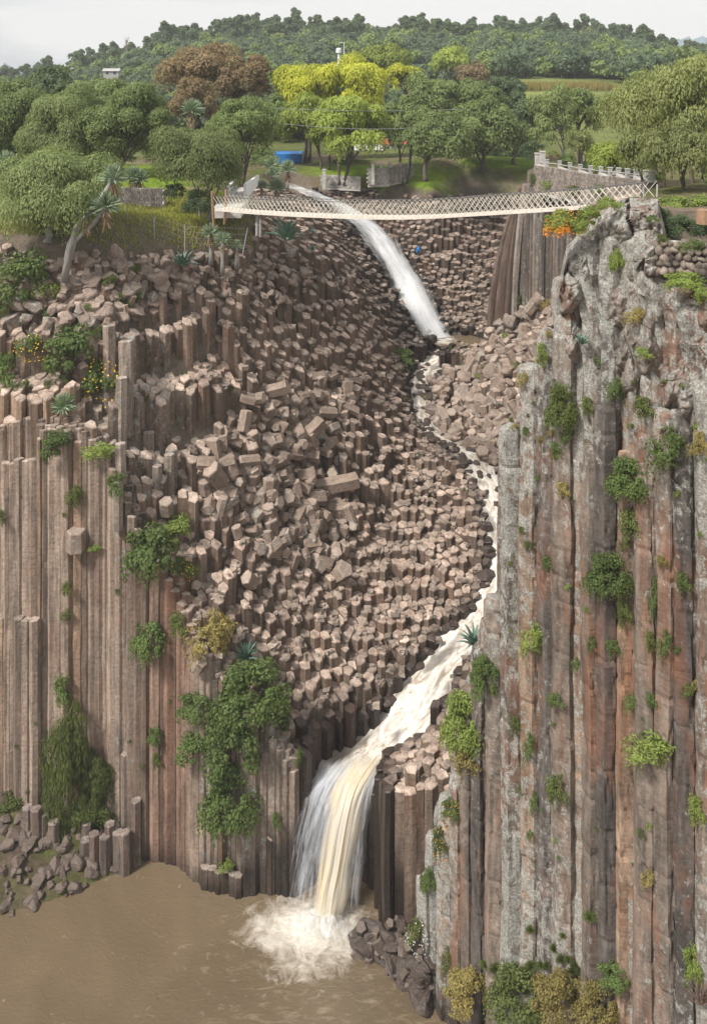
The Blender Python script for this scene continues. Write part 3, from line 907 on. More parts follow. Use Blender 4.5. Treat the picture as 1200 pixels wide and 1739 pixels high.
# ------------------------------------------------------------------ rocks
def rock_arrays(seed, sx, sy, sz, nu=26, nv=16, amp=0.30, block=0.5):
    """lumpy angular rock, unit-ish ellipsoid"""
    rn = np.random.default_rng(seed)
    th = np.linspace(0, 2 * np.pi, nu, endpoint=False); ph = np.linspace(0.0, np.pi, nv)
    TH, PH = np.meshgrid(th, ph, indexing='xy')
    D = np.stack([np.sin(PH) * np.cos(TH), np.sin(PH) * np.sin(TH), np.cos(PH)], -1)
    pl = rn.normal(size=(11, 3)); pl /= np.linalg.norm(pl, axis=1)[:, None]
    dd = rn.uniform(0.62, 0.95, 11)
    rr = np.full(TH.shape, 1.25)
    for a, b in zip(pl, dd):
        q = D @ a
        rr = np.where(q > 0.05, np.minimum(rr, b / np.maximum(q, 0.05)), rr)
    rr = rr * block + (1 - block) * 0.9
    rr = rr * (1 + amp * fbm(D * 1.6 + seed, 4, seed % 7))
    V = D * rr[..., None] * np.array((sx, sy, sz))
    id_ = np.arange(nu * nv).reshape(nv, nu)
    F = np.stack([id_[:-1], id_[1:], np.roll(id_[1:], -1, 1), np.roll(id_[:-1], -1, 1)], -1).reshape(-1, 4)
    return V.reshape(-1, 3), F

# the weathered crest of the near cliff: one knobbly, cleft sheet wrapped over the top and the left end
NU, NV = 420, 340
LV = np.linspace(-0.10, 1, NV); LU = np.linspace(-0.06, 1, NU)
U2, V2 = np.meshgrid(LU, LV, indexing='ij')
TOPX = [930, 962, 985, 1005, 1030, 1055, 1075, 1116, 1124, 1136, 1160, 1200, 1300, 1500]
TOPY = [560, 418, 392, 375, 352, 338, 334, 338, 372, 425, 452, 468, 480, 490]
LEFY = [330, 350, 380, 400, 450, 468, 530, 548, 620, 830]
LEFX = [1056, 1035, 1000, 966, 962, 944, 942, 950, 942, 932]
uu = np.clip(U2, 0, 1); vv = np.clip(V2, 0, 1)
pxs = 940 + (1500 - 940) * uu ** 1.15
for _ in range(2):
    tpy = np.interp(pxs, TOPX, TOPY)
    pyy = tpy + (840 - tpy) * vv
    lx = np.interp(pyy, LEFY, LEFX)
    pxs = lx + (1500 - lx) * uu ** 1.15
tpy = np.interp(pxs, TOPX, TOPY); pyy = tpy + (840 - tpy) * vv
Yb = np.interp(pxs, [940, 1000, 1060, 1120, 1200, 1500], [44.6, 43.4, 41.8, 40.8, 39.2, 35.5])
q = np.stack([pxs / 34.0, pyy / 95.0, 0 * pxs], -1)
warp = 0.7 * fbm(np.stack([pxs / 60, pyy / 70, 0 * pxs + 3], -1), 3, 2)
cl = np.stack([pxs / 30.0 + warp, pyy / 190.0 + 0.4 * warp, 0 * pxs], -1)
ridge = np.abs(fbm(cl, 2, 1)); cleft = np.clip(1 - ridge / 0.12, 0, 1) ** 1.3
lumps = fbm(np.stack([pxs / 55, pyy / 75, 0 * pxs + 1], -1), 4, 6)
hz = np.stack([pxs / 95.0, pyy / 42.0 + 0.5 * warp, 0 * pxs + 5], -1)
brk = np.clip(1 - np.abs(fbm(hz, 2, 4)) / 0.05, 0, 1)
fine_ = fbm(np.stack([pxs / 9, pyy / 14, 0 * pxs], -1), 4, 8)
disp = 1.6 * lumps + 0.20 * fine_ + 0.55 * fbm(np.stack([pxs / 19, pyy / 26, 0 * pxs + 6], -1), 3, 11) - 0.6 * cleft - 0.12 * brk
head = np.clip(1.0 - ((pxs - 962) / 24) ** 2 - ((pyy - 500) / 36) ** 2, 0, 1) ** 0.5
disp = disp + 1.3 * head
# the lower edge runs back behind the columns, at a different height for each
edge = 640 + 90 * fbm(np.stack([pxs / 26, 0 * pxs, 0 * pxs + 2], -1), 2, 9) + 60 * np.clip((pxs - 1100) / 100, 0, 1)
sink = np.clip((pyy - edge) / 70, 0, 1) ** 1.3 * 4.0
lround = np.clip(1 - uu / 0.045, 0, 1) ** 2 * 1.5; tround = np.clip(1 - vv / 0.07, 0, 1) ** 2 * 1.2
Yf = Yb + 0.35 - disp + sink + lround + tround
Yc = Yf.copy()
Yf = Yf + np.clip(-U2, 0, 1) / 0.06 * 5.0 + np.clip(-V2, 0, 1) / 0.10 * 5.0
pxs2 = pxs + np.clip(-U2, 0, 1) / 0.06 * 30
pyy2 = pyy + 8 * np.clip(-V2, 0, 1) / 0.10
X = (pxs2 - 600) / FP * Yf + 0.10 * fbm(q * 3, 3, 3) 
Zz = -(pyy2 - HOR) / FP * Yf + 0.10 * fbm(q * 3, 3, 5)
V = np.stack([X, Yf, Zz], -1).reshape(-1, 3)
id_ = np.arange(NU * NV).reshape(NU, NV)
F = np.stack([id_[:-1, :-1], id_[:-1, 1:], id_[1:, 1:], id_[1:, :-1]], -1).reshape(-1, 4)
tn = np.array((0.20, 0.168, 0.145))[None] * (1 + 0.3 * lumps.reshape(-1, 1))
wsx = np.zeros((NU * NV, 3)); wsx[:, 1] = np.clip(0.62 + 0.5 * fbm(np.stack([pxs / 70, pyy / 110, 0 * pxs + 7], -1), 3, 3) - 0.5 * cleft + 0.25 * (pyy < 480), 0, 1).ravel(); wsx[:, 2] = 0.22
kme = quick_mesh('cliff', V, F, M['cliff'], False, tn, wsx)
knob = tag(link(bpy.data.objects.new('near_cliff_crest', kme)), kind='structure')

# ------------------------------------------------------------------ leaning columns of the far promontory
mb = MB()
def sweepcol(pts, r, tS, wls, n=6, seed=0):
    rn = random.Random(seed)
    pts = [Vector(p) for p in pts]
    prof = [(math.cos(a0 := 2 * math.pi * (k + rn.uniform(-.2, .2)) / n), math.sin(2 * math.pi * (k) / n)) for k in range(n)]
    vs, fs, tt = [], [], []
    for i, p in enumerate(pts):
        kk = rn.uniform(.95, 1.05)
        if i in (0, len(pts) - 1): kk *= 0.9
        for (a, b) in prof: vs.append((p.x + a * r * kk, p.y + b * r * kk, p.z))
    for i in range(len(pts) - 1):
        for j in range(n): fs.append((i * n + j, i * n + (j + 1) % n, (i + 1) * n + (j + 1) % n, (i + 1) * n + j))
    fs.append(tuple((len(pts) - 1) * n + j for j in range(n)))
    mb.add(vs, fs, tS, wls)
rn = random.Random(5)
for row in range(4):
    for k in range(25):
        f = (k + 0.5 * (row % 2)) / 23
        pxf = 832 + f * 132
        Yf = 105.5 - 8.0 * f + row * 0.75 + (0.5 if .33 < f < .45 else 0)
        foot_py = 575 - 10 * f if f < .35 else 610
        lean = (1 - min(1, f / 0.5))
        toppy = 312 + rn.uniform(-2, 10) if f > .3 else 340 - 90 * f + rn.uniform(-6, 10)
        if f > .75: toppy = 322 + rn.uniform(0, 12)
        if row == 0 and f > .4: toppy += rn.uniform(0, 60)
        pts = []
        Yj = rn.uniform(-.3, .3)
        for s in range(15):
            g = s / 14
            py = foot_py + (toppy - foot_py) * g
            px = pxf + lean * 42 * g ** 2.2 + 4 * g
            pts.append(W(px, py, Yf + Yj + 2.4 * g * g * lean))
        ti = (0.15, 0.105, 0.08) if f < .3 else (0.22, 0.19, 0.165)
        ti = tuple(c * u_ for u_ in (rn.uniform(.45, 1.2),) for c in ti)
        sweepcol(pts, 0.36 + 0.08 * rn.random(), ti, (0.2 if f < .3 else 0.0, 0.5 if f > .3 else 0.05, 0.1), seed=k + row * 40)
prom = tag(mb.obj('leaning_column_cliff', M['column']), kind='structure')

# ------------------------------------------------------------------ ray helper (finds real surfaces to stand things on)
def bvh_of(o):
    me = o.data
    return BVHTree.FromPolygons([v.co[:] for v in me.vertices], [p.vertices[:] for p in me.polygons])
BV = [bvh_of(o) for o in (left_cliff, near_cliff, knob, prom)]
BVG = bvh_of(bpy.data.objects['ground'])
def hit(px, py, ground_too=True):
    d = Vector(((px - 600) / FP, 1, -(py - HOR) / FP)).normalized()
    best = None
    for b in BV + ([BVG] if ground_too else []):
        h = b.ray_cast(Vector((0, 0, 0)), d)
        if h[0] is not None and (best is None or h[3] < best[3]): best = h
    return best

POOL_Z = -58.0
print('cliffs done')
# ------------------------------------------------------------------ water
def water_mat(name, deep, foam_col, kind):
    m, ns, ls = newmat(name)
    out = ns.new('ShaderNodeOutputMaterial'); bs = ns.new('ShaderNodeBsdfPrincipled'); ls.new(bs.outputs[0], out.inputs[0])
    if kind == 'pool':
        geo = ns.new('ShaderNodeTexCoord')
        wp = nd(ns, 'ShaderNodeTexNoise', Scale=0.35, Detail=4); ls.new(geo.outputs['Object'], wp.inputs['Vector'])
        vm = ns.new('ShaderNodeVectorMath'); vm.operation = 'MULTIPLY_ADD'; vm.inputs[1].default_value = (1.6, 1.6, 0)
        ls.new(wp.outputs['Color'], vm.inputs[0]); ls.new(geo.outputs['Object'], vm.inputs[2])
        n1 = nd(ns, 'ShaderNodeTexNoise', Scale=0.8, Detail=10, Roughness=0.74, Distortion=0.5); ls.new(vm.outputs[0], n1.inputs['Vector'])
        a = attr(ns, 'wls'); sp = ns.new('ShaderNodeSeparateColor'); ls.new(a.outputs['Color'], sp.inputs[0])
        f = math_(ns, ls, 'ADD', n1.outputs['Fac'], math_(ns, ls, 'MULTIPLY', sp.outputs['Red'], 0.52))
        f1 = ramp(ns, ls, f, 0.62, 0.0, 0.98, 0.95)
        n2_ = noise(ns, ls, 1.1, 9, (0.5, 1.6, 1), 1.5, 0.72)
        f2 = ramp(ns, ls, math_(ns, ls, 'ADD', n2_, math_(ns, ls, 'MULTIPLY', sp.outputs['Green'], 0.14)), 0.62, 0.0, 0.80, 0.4)
        nb_ = noise(ns, ls, 0.12, 3, None, 0.6)
        c = mixc(ns, ls, ramp(ns, ls, nb_, 0.35, 0.0, 0.65, 1.0), tuple(x * 0.88 for x in deep), tuple(x * 1.1 for x in deep))
        c = mixc(ns, ls, f2, c, (0.42, 0.34, 0.25))
        c = mixc(ns, ls, f1, c, foam_col)
        rg = mixc(ns, ls, f1, (0.22, 0.22, 0.22), (0.8, 0.8, 0.8))
        h = noise(ns, ls, 2.2, 6, (0.8, 1.4, 1), 1.0, 0.6)
        bp = nd(ns, 'ShaderNodeBump', Strength=0.4, Distance=0.14); ls.new(math_(ns, ls, 'ADD', h, math_(ns, ls, 'MULTIPLY', f1, 0.8)), bp.inputs['Height'])
    else:
        uv = ns.new('ShaderNodeUVMap')
        mpp = ns.new('ShaderNodeMapping'); mpp.inputs['Scale'].default_value = (1.0, 0.35, 1); ls.new(uv.outputs[0], mpp.inputs[0])
        n1 = nd(ns, 'ShaderNodeTexNoise', Scale=1.5, Detail=9, Roughness=0.72, Distortion=1.6); ls.new(mpp.outputs[0], n1.inputs['Vector'])
        a = attr(ns, 'wls'); sp = ns.new('ShaderNodeSeparateColor'); ls.new(a.outputs['Color'], sp.inputs[0])
        f = math_(ns, ls, 'ADD', n1.outputs['Fac'], math_(ns, ls, 'MULTIPLY', math_(ns, ls, 'SUBTRACT', sp.outputs['Red'], 0.5), 0.16))
        c = mixc(ns, ls, ramp(ns, ls, f, 0.36, 0.0, 0.50, 1.0), deep, (0.47, 0.41, 0.34))
        c = mixc(ns, ls, ramp(ns, ls, f, 0.46, 0.0, 0.66, 1.0), c, foam_col)
        dk = nd(ns, 'ShaderNodeTexNoise', Scale=0.7, Detail=5, Distortion=0.5); ls.new(mpp.outputs[0], dk.inputs['Vector'])
        c = mixc(ns, ls, ramp(ns, ls, math_(ns, ls, 'SUBTRACT', dk.outputs['Fac'], math_(ns, ls, 'MULTIPLY', sp.outputs['Red'], 0.08)), 0.46, 0.0, 0.58, 0.8), c, (0.12, 0.105, 0.09))
        rg = mixc(ns, ls, f, (0.25, 0.25, 0.25), (0.7, 0.7, 0.7))
        bp = nd(ns, 'ShaderNodeBump', Strength=0.6, Distance=0.15); ls.new(n1.outputs['Fac'], bp.inputs['Height'])
    ls.new(c, bs.inputs['Base Color']); ls.new(rg, bs.inputs['Roughness']); ls.new(bp.outputs[0], bs.inputs['Normal'])
    return m

def fall_mat(name, col, col2, thr, soft=0.2, sx=9.0, sy=0.55):
    m, ns, ls = newmat(name)
    out = ns.new('ShaderNodeOutputMaterial')
    uv = ns.new('ShaderNodeUVMap')
    mpp = ns.new('ShaderNodeMapping'); mpp.inputs['Scale'].default_value = (sx, sy, 1); ls.new(uv.outputs[0], mpp.inputs[0])
    n1 = nd(ns, 'ShaderNodeTexNoise', Scale=1.0, Detail=6, Roughness=0.6, Distortion=0.35); ls.new(mpp.outputs[0], n1.inputs['Vector'])
    mp2 = ns.new('ShaderNodeMapping'); mp2.inputs['Scale'].default_value = (sx * 0.35, sy * 1.3, 1); mp2.inputs['Location'].default_value = (3, 5, 0); ls.new(uv.outputs[0], mp2.inputs[0])
    n3 = nd(ns, 'ShaderNodeTexNoise', Scale=1.0, Detail=5, Roughness=0.6, Distortion=0.5); ls.new(mp2.outputs[0], n3.inputs['Vector'])
    a = attr(ns, 'wls'); sp = ns.new('ShaderNodeSeparateColor'); ls.new(a.outputs['Color'], sp.inputs[0])
    f = math_(ns, ls, 'ADD', math_(ns, ls, 'MULTIPLY', n1.outputs['Fac'], 0.55), math_(ns, ls, 'MULTIPLY', n3.outputs['Fac'], 0.45))
    f = math_(ns, ls, 'ADD', f, math_(ns, ls, 'SUBTRACT', sp.outputs['Red'], 0.5))
    al = ramp(ns, ls, f, thr, 0.0, thr + soft, 1.0)
    c = mixc(ns, ls, ramp(ns, ls, n3.outputs['Fac'], 0.38, 0.0, 0.62, 1.0), col2, col)
    d = ns.new('ShaderNodeBsdfPrincipled'); ls.new(c, d.inputs['Base Color']); d.inputs['Roughness'].default_value = 0.5
    t2 = ns.new('ShaderNodeBsdfTranslucent'); ls.new(c, t2.inputs['Color'])
    mx0 = ns.new('ShaderNodeMixShader'); mx0.inputs[0].default_value = 0.45; ls.new(d.outputs[0], mx0.inputs[1]); ls.new(t2.outputs[0], mx0.inputs[2])
    tr = ns.new('ShaderNodeBsdfTransparent')
    mx = ns.new('ShaderNodeMixShader'); ls.new(al, mx.inputs[0]); ls.new(tr.outputs[0], mx.inputs[1]); ls.new(mx0.outputs[0], mx.inputs[2])
    ls.new(mx.outputs[0], out.inputs[0])
    return m

M['pool'] = water_mat('muddy_pool_water', (0.145, 0.107, 0.067), (0.70, 0.65, 0.57), 'pool')
M['stream'] = water_mat('foaming_stream_water', (0.25, 0.19, 0.135), (0.80, 0.77, 0.72), 'stream')
M['fall_white'] = fall_mat('white_falling_water', (0.90, 0.90, 0.91), (0.80, 0.82, 0.86), 0.34, 0.42, 5.0, 0.3)
M['fall_cream'] = fall_mat('cream_falling_water', (0.86, 0.75, 0.55), (0.86, 0.83, 0.77), 0.20, 0.36, 4.5, 0.22)
M['fall_veil'] = fall_mat('thin_veil_water', (0.80, 0.83, 0.88), (0.68, 0.72, 0.80), 0.38, 0.42, 6.0, 0.3)
M['fall_rapid'] = fall_mat('rapid_water', (0.95, 0.95, 0.95), (0.90, 0.91, 0.93), 0.32, 0.34, 2.6, 0.16)
M['mist'] = fall_mat('spray', (0.9, 0.9, 0.9), (0.85, 0.85, 0.85), 0.45, 0.5, 3, 3)

# pool
px_, py_ = np.meshgrid(np.arange(-85, 22, 0.5), np.arange(8, 69, 0.5), indexing='ij')
fc = np.array(W(528, 1585, 58.9).xy)
dd = np.hypot((px_ - fc[0] + .3) / 5.0, (py_ - fc[1] - .3) / 3.4)
foam = np.clip(1.15 - dd, 0, 1)
foam = np.maximum(foam, np.clip(0.66 - np.hypot((px_ - fc[0] + 0.4) / 3.6, (py_ - fc[1] + 1.4) / 3.2), 0, 1))
trail = np.clip(1 - np.hypot((px_ - fc[0] - 1) / 16, (py_ - fc[1] + 3) / 12), 0, 1)
pz = POOL_Z + 0.02 * n2(px_, py_, 0.8, 3) + foam * 0.16 * n2(px_, py_, 1.1, 6)
nxp, nyp = px_.shape
idp = np.arange(nxp * nyp).reshape(nxp, nyp)
Fp = np.stack([idp[:-1, :-1], idp[1:, :-1], idp[1:, 1:], idp[:-1, 1:]], -1).reshape(-1, 4)
wp = np.zeros((nxp * nyp, 3)); wp[:, 0] = foam.ravel(); wp[:, 1] = trail.ravel()
pme = quick_mesh('river_pool', np.stack([px_, py_, pz], -1).reshape(-1, 3), Fp, M['pool'], True, None, wp)
tag(link(bpy.data.objects.new('river_pool', pme)), kind='structure')

def sheet(name, rows, mat, fall=None, uvs=(1, 1), smooth=True):
    """rows: list of lists of points; fall: per vertex density"""
    nr, nc = len(rows), len(rows[0])
    V = np.array(rows).reshape(-1, 3)
    id_ = np.arange(nr * nc).reshape(nr, nc)
    F = np.stack([id_[:-1, :-1], id_[:-1, 1:], id_[1:, 1:], id_[1:, :-1]], -1).reshape(-1, 4)
    w = np.zeros((len(V), 3)); w[:, 0] = np.array(fall).ravel() if fall is not None else 0.5
    me = quick_mesh(name, V, F, mat, smooth, None, w)
    uvl = me.uv_layers.new(name='UVMap')
    vi = np.empty(len(me.loops), np.int32); me.loops.foreach_get('vertex_index', vi)
    r_, c_ = vi // nc, vi % nc
    L = np.concatenate([[0], np.cumsum(np.linalg.norm(np.diff(np.array(rows)[:, nc // 2], axis=0), axis=1))])
    Wd = np.linalg.norm(np.array(rows)[:, -1] - np.array(rows)[:, 0], axis=1).mean()
    uvv = np.stack([c_ / (nc - 1) * Wd * uvs[0], L[r_] * uvs[1]], -1).astype(np.float32)
    uvl.data.foreach_set('uv', uvv.ravel())
    return me

def catmull(A, n):
    A = np.asarray(A, float); out = []
    m = len(A)
    for i in range(m - 1):
        p0, p1, p2, p3 = A[max(i-1, 0)], A[i], A[i+1], A[min(i+2, m-1)]
        for t in np.linspace(0, 1, n, endpoint=False):
            out.append(0.5 * ((2*p1) + (-p0+p2)*t + (2*p0-5*p1+4*p2-p3)*t*t + (-p0+3*p1-3*p2+p3)*t**3))
    out.append(A[-1]); return np.array(out)

# stream ribbon
SS = catmull(SP, 12)
rows, fl = [], []
nc = 17
for i, p in enumerate(SS):
    d = SS[min(i+1, len(SS)-1)] - SS[max(i-1, 0)]
    nrm = np.array((-d[1], d[0])); nrm /= np.linalg.norm(nrm) + 1e-9
    kk_ = np.clip((i - (len(SS) - 16)) / 13, 0, 1); nrm = nrm * (1 - kk_) + np.array((1.0, 0.0)) * np.sign(nrm[0] + 1e-9) * kk_; nrm /= np.linalg.norm(nrm)
    slope = -d[2] / (np.linalg.norm(d[:2]) + 1e-6)
    row, fr_ = [], []
    for c in range(nc):
        f = c / (nc - 1) * 2 - 1
        q = p[:2] + nrm * f * (p[3] + 0.55 * (1 - kk_))
        bump = 0.22 * float(n2(q[0], q[1], 0.9, 3)) + 0.05 * float(n2(q[0], q[1], 2.6, 5))
        if i > len(SS) - 6: bump *= (len(SS) - 1 - i) / 5
        row.append((q[0], q[1], p[2] + bump - 0.10 * f * f + 0.04)); fr_.append(np.clip(0.45 + slope * 0.8, 0, 1))
    rows.append(row); fl.append(fr_)
sm_ = sheet('stream', rows, M['stream'], fl)
tag(link(bpy.data.objects.new('stream', sm_)), kind='structure')
# plunge pool of the upper fall
mb = MB()
c0 = W(775, 582, 108.5)
foot_ = W(746, 583, 109.6)
fw_ = lambda x, y: (max(0.0, 0.95 - math.hypot(x - foot_.x - .4, y - foot_.y + .6) / 2.6), 0.3, 0)
vs = [(c0.x, c0.y, SP[0, 2] + 0.02)]; ww = [fw_(c0.x, c0.y)]
for r_, w_ in ((0.15, 1), (0.3, 0.7), (0.45, .4), (0.6, .3), (0.8, 0.15), (1.0, 0.0)):
    for k in range(40):
        a = 2 * math.pi * k / 40
        vs.append((c0.x + .7 + math.cos(a) * 3.7 * r_, c0.y + math.sin(a) * 3.0 * r_, SP[0, 2] + 0.02)); ww.append(fw_(vs[-1][0], vs[-1][1]))
fs = [(0, 1 + k, 1 + (k + 1) % 40) for k in range(40)] + [(1 + r * 40 + k, 41 + r * 40 + k, 41 + r * 40 + (k + 1) % 40, 1 + r * 40 + (k + 1) % 40) for r in range(5) for k in range(40)]
mb.add(vs, fs, (1, 1, 1), ww)
tag(mb.obj('plunge_pool', M['pool'], smooth=True), kind='structure')

# upper waterfall: two rippled layers following the rock
uproot = thing('upper_waterfall', 'long white cascade sliding down dark stepped rock under the rope bridge', 'waterfall', tuple(W(746, 583, 109.6)))
US = catmull(UP, 14)
for lay in range(3):
    rows, fl = [], []
    nc = 25
    for i, p in enumerate(US):
        d = US[min(i+1, len(US)-1)] - US[max(i-1, 0)]
        nrm = np.array((-d[1], d[0])); nrm /= np.linalg.norm(nrm) + 1e-9
        v = i / (len(US) - 1)
        row, fr_ = [], []
        wv = (p[3] * 0.92 + 0.7 * v) * (1.0 - 0.22 * lay) * (1.0 + 0.16 * float(vnoise(np.array((v * 7.0, lay * 3.0, 1.0)))))
        for c in range(nc):
            f = c / (nc - 1) * 2 - 1
            q = p[:2] + nrm * f * wv
            b = (0.35 * (1 - v) + 0.12) * float(n2(q[0] + lay * 9, q[1], 0.8, 3)) + 0.25 + 0.25 * lay + 0.55 * math.sin(min(1, v * 1.1) * math.pi) * (1 - f * f) * 0.6
            row.append((q[0] - uproot.location.x, q[1] - 0.1 * lay - uproot.location.y, p[2] + b - uproot.location.z))
            dens = 0.405 + 0.27 * v - 0.42 * max(0, abs(f) - 0.35) / 0.65 + (0.10 if f > 0 else 0.0) * v - 0.08 * float(np.clip(vnoise(np.array((f * 3.0 + lay, v * 9.0, 4.0))), 0, 1)) * (1 - v)
            fr_.append(np.clip(dens + 0.05 * (lay == 0), 0, 1))
        rows.append(row); fl.append(fr_)
    part('water_sheet', sheet('water_sheet', rows, M['fall_rapid'], fl, (0.8, 1)), uproot)

# lower waterfall: ballistic curtains from the lip into the pool
lowroot = thing('lower_waterfall', 'broad white and cream waterfall dropping from the stream lip into the brown pool', 'waterfall', (0, 0, 0))
def curtain(t0, t1, b0, b1, ztop, ybot, mat, dens, ytop=62.9, zend=POOL_Z, noise_a=0.08, lead=1.0, seed=0, wob=0.0, power=0.5, edge=0.3):
    rows, fl = [], []
    nr, nc = 56, 40
    for i in range(nr):
        v = i / (nr - 1)
        row, fr_ = [], []
        for c in range(nc):
            f = c / (nc - 1)
            x0 = (t0 + (t1 - t0) * f - 600) / FP * ytop; x1 = (b0 + (b1 - b0) * f - 600) / FP * ybot
            z = ztop + (zend - ztop) * v ** 1.25
            s_ = ((ztop - z) / (ztop - zend)) ** power
            x = x0 + (x1 - x0) * s_; y = ytop + (ybot - ytop) * s_ + 0.35 * (abs(f - .5) * 2) ** 2
            x += noise_a * float(vnoise(np.array((f * 9.0, v * 2.0, seed)))) + 0.10 * float(vnoise(np.array((f * 2.0, v * 5.0, seed + 2.0)))) ; y += 1.6 * noise_a * float(vnoise(np.array((f * 11.0, v * 1.6, seed + 5.0))))
            if wob: y -= wob * max(0, math.sin((v * 2.6 + 0.5 * float(vnoise(np.array((f * 4.0, 1.0, seed))))) * math.pi)) * (v > .15)
            row.append((x, y, z)); fr_.append(np.clip(dens - edge * (abs(f - .5) * 2) ** 3 + 0.12 * (1 - v) ** 6 - (0.10 * v if wob else 0) - 0.38 * max(0, (v - .86) / .14) ** 1.5, 0, 1))
        rows.append(row); fl.append(fr_)
    # smooth run-in from the stream
    first = rows[0]
    pre = []
    for s_ in (2.2, 1.6, 1.0, 0.5):
        pre.append([(p[0] + 0.6 * s_ * lead, p[1] + 0.75 * s_ * lead, p[2] + 0.26 * s_ + .04) for p in first])
    rows = pre + rows; fl = [[max(0, q - .5 * w_) for q in fl[0]] for w_ in (1, .62, .3, .1)] + fl
    part('water_curtain', sheet('water_curtain', rows, mat, fl), lowroot)
curtain(528, 640, 478, 606, -50.95, 60.6, M['fall_veil'], 0.52, ytop=63.1, seed=1, noise_a=0.14)
curtain(530, 600, 470, 556, -50.8, 60.0, M['fall_white'], 0.47, ytop=62.9, seed=2, wob=0.35, noise_a=0.12)
curtain(522, 590, 466, 530, -51.0, 59.7, M['fall_veil'], 0.50, ytop=62.8, seed=7, wob=0.5, noise_a=0.12)
curtain(600, 648, 575, 614, -50.9, 59.9, M['fall_white'], 0.48, ytop=62.8, seed=3, noise_a=0.10)
curtain(574, 640, 522, 588, -50.75, 59.3, M['fall_cream'], 0.48, ytop=62.8, seed=4, noise_a=0.10, edge=.35)
curtain(578, 628, 530, 572, -50.7, 59.1, M['fall_cream'], 0.52, ytop=62.7, seed=5, noise_a=0.08, edge=.35)
# churned foam where the fall lands
mb_ = []
rnf = np.random.default_rng(4)
fx_, fy_ = np.meshgrid(np.linspace(-3.6, 3.6, 90), np.linspace(-2.6, 2.2, 60), indexing='ij')
rr_ = np.hypot(fx_ / 3.6, fy_ / 2.6)
hz_ = 1.25 * np.clip(1 - rr_, 0, 1) ** 0.8 * (0.9 + 0.9 * n2(fx_, fy_, 1.2, 6, 4)) - 0.10
c_ = W(548, 1568, 59.4)
nn = fx_.shape
rows = np.stack([c_.x + fx_ + 0 * fy_, c_.y - 0.3 + fy_, POOL_Z + hz_], -1)
ff = np.clip(0.86 - 0.62 * rr_, 0, 1)
fo = part('foam', sheet('foam', rows.tolist(), M['mist'], ff), lowroot)
for k in range(4):
    b = curtain
# ------------------------------------------------------------------ foliage builders
def leaves_mesh(name, C, Dr, ln, wd, tint, mats, N=None):
    """one quad per leaf or leaf spray. C centres, Dr directions, ln/wd sizes, tint 0..1"""
    n = len(C)
    rn = np.random.default_rng(n)
    Dr = Dr / (np.linalg.norm(Dr, axis=1)[:, None] + 1e-9)
    a = rn.normal(size=(n, 3))
    if N is not None:
        a = N + 0.42 * a
        Dr = Dr - 0.75 * a * (Dr * a).sum(1)[:, None] / (a * a).sum(1)[:, None]; Dr /= np.linalg.norm(Dr, axis=1)[:, None] + 1e-9
    s = np.cross(Dr, a); s /= np.linalg.norm(s, axis=1)[:, None] + 1e-9
    ln = np.broadcast_to(ln, n)[:, None]; wd = np.broadcast_to(wd, n)[:, None]
    tip = C + Dr * ln / 2; base = C - Dr * ln / 2
    V = np.stack([base, C + s * wd / 2, tip, C - s * wd / 2], 1).reshape(-1, 3)
    F = np.arange(4 * n).reshape(n, 4)
    T = np.repeat(np.clip(tint, 0, 1), 4)[:, None].repeat(3, 1)
    return V, F, T

def crown_arrays(seed, rx, ry, rz, nclump, nleaf, leaf=(0.34, 0.16), droop=0.0, skirt=0.0, fill=0.2, flat=0.0, tint_bias=0.0, crf=(0.20, 0.40)):
    rn = np.random.default_rng(seed)
    C = rn.normal(size=(nclump, 3)); C /= np.linalg.norm(C, axis=1)[:, None]
    C[:, 2] = np.where(C[:, 2] < -0.6, -C[:, 2] * 0.6, C[:, 2])
    rad = rn.uniform(0.45, 0.86, nclump)
    C = C * rad[:, None] * np.array((rx, ry, rz))
    cr_ = rn.uniform(crf[0], crf[1], nclump) * (rx + ry) / 2
    k = rn.integers(0, nclump, nleaf)
    D = rn.normal(size=(nleaf, 3)); D /= np.linalg.norm(D, axis=1)[:, None]
    D[:, 2] = np.where((D[:, 2] < -0.2) & (rn.random(nleaf) < 0.6), -D[:, 2], D[:, 2])
    r = np.where(rn.random(nleaf) < fill, rn.uniform(0.3, 0.8, nleaf), rn.uniform(0.78, 1.06, nleaf))
    P0 = C[k] + D * (cr_[k] * r)[:, None] * np.array((1, 1, 0.82))
    if skirt: 
        st = rn.random(nleaf) < 0.55
        rad2 = np.hypot(P0[:, 0] / rx, P0[:, 1] / ry)
        dz = rn.uniform(0, 1, nleaf) ** 1.4 * skirt * rz * np.clip(rad2, 0.3, 1.1)
        # gather into strands
        cell = hsh(np.floor(P0[:, 0] * 2.2), np.floor(P0[:, 1] * 2.2), 3.0)
        dz = dz * (0.3 + 1.0 * cell)
        P0[:, 2] -= np.where(st, dz, 0)
    dirn = D * (1 - droop) + np.array((0, 0, -1.0)) * droop + 0.5 * rn.normal(size=(nleaf, 3)) * (1 - 0.6 * droop)
    ct = rn.uniform(0, 1, nclump)
    t = 0.30 * ct[k] + 0.45 * rn.random(nleaf) + 0.25 * (0.5 + 0.5 * vnoise(P0 * 0.7)) + tint_bias
    sz = rn.uniform(0.7, 1.25, nleaf)
    global LASTN
    LASTN = D + 0.35 * P0 / np.array((rx, ry, rz))
    return P0, dirn, leaf[0] * sz, leaf[1] * sz, t, C, cr_

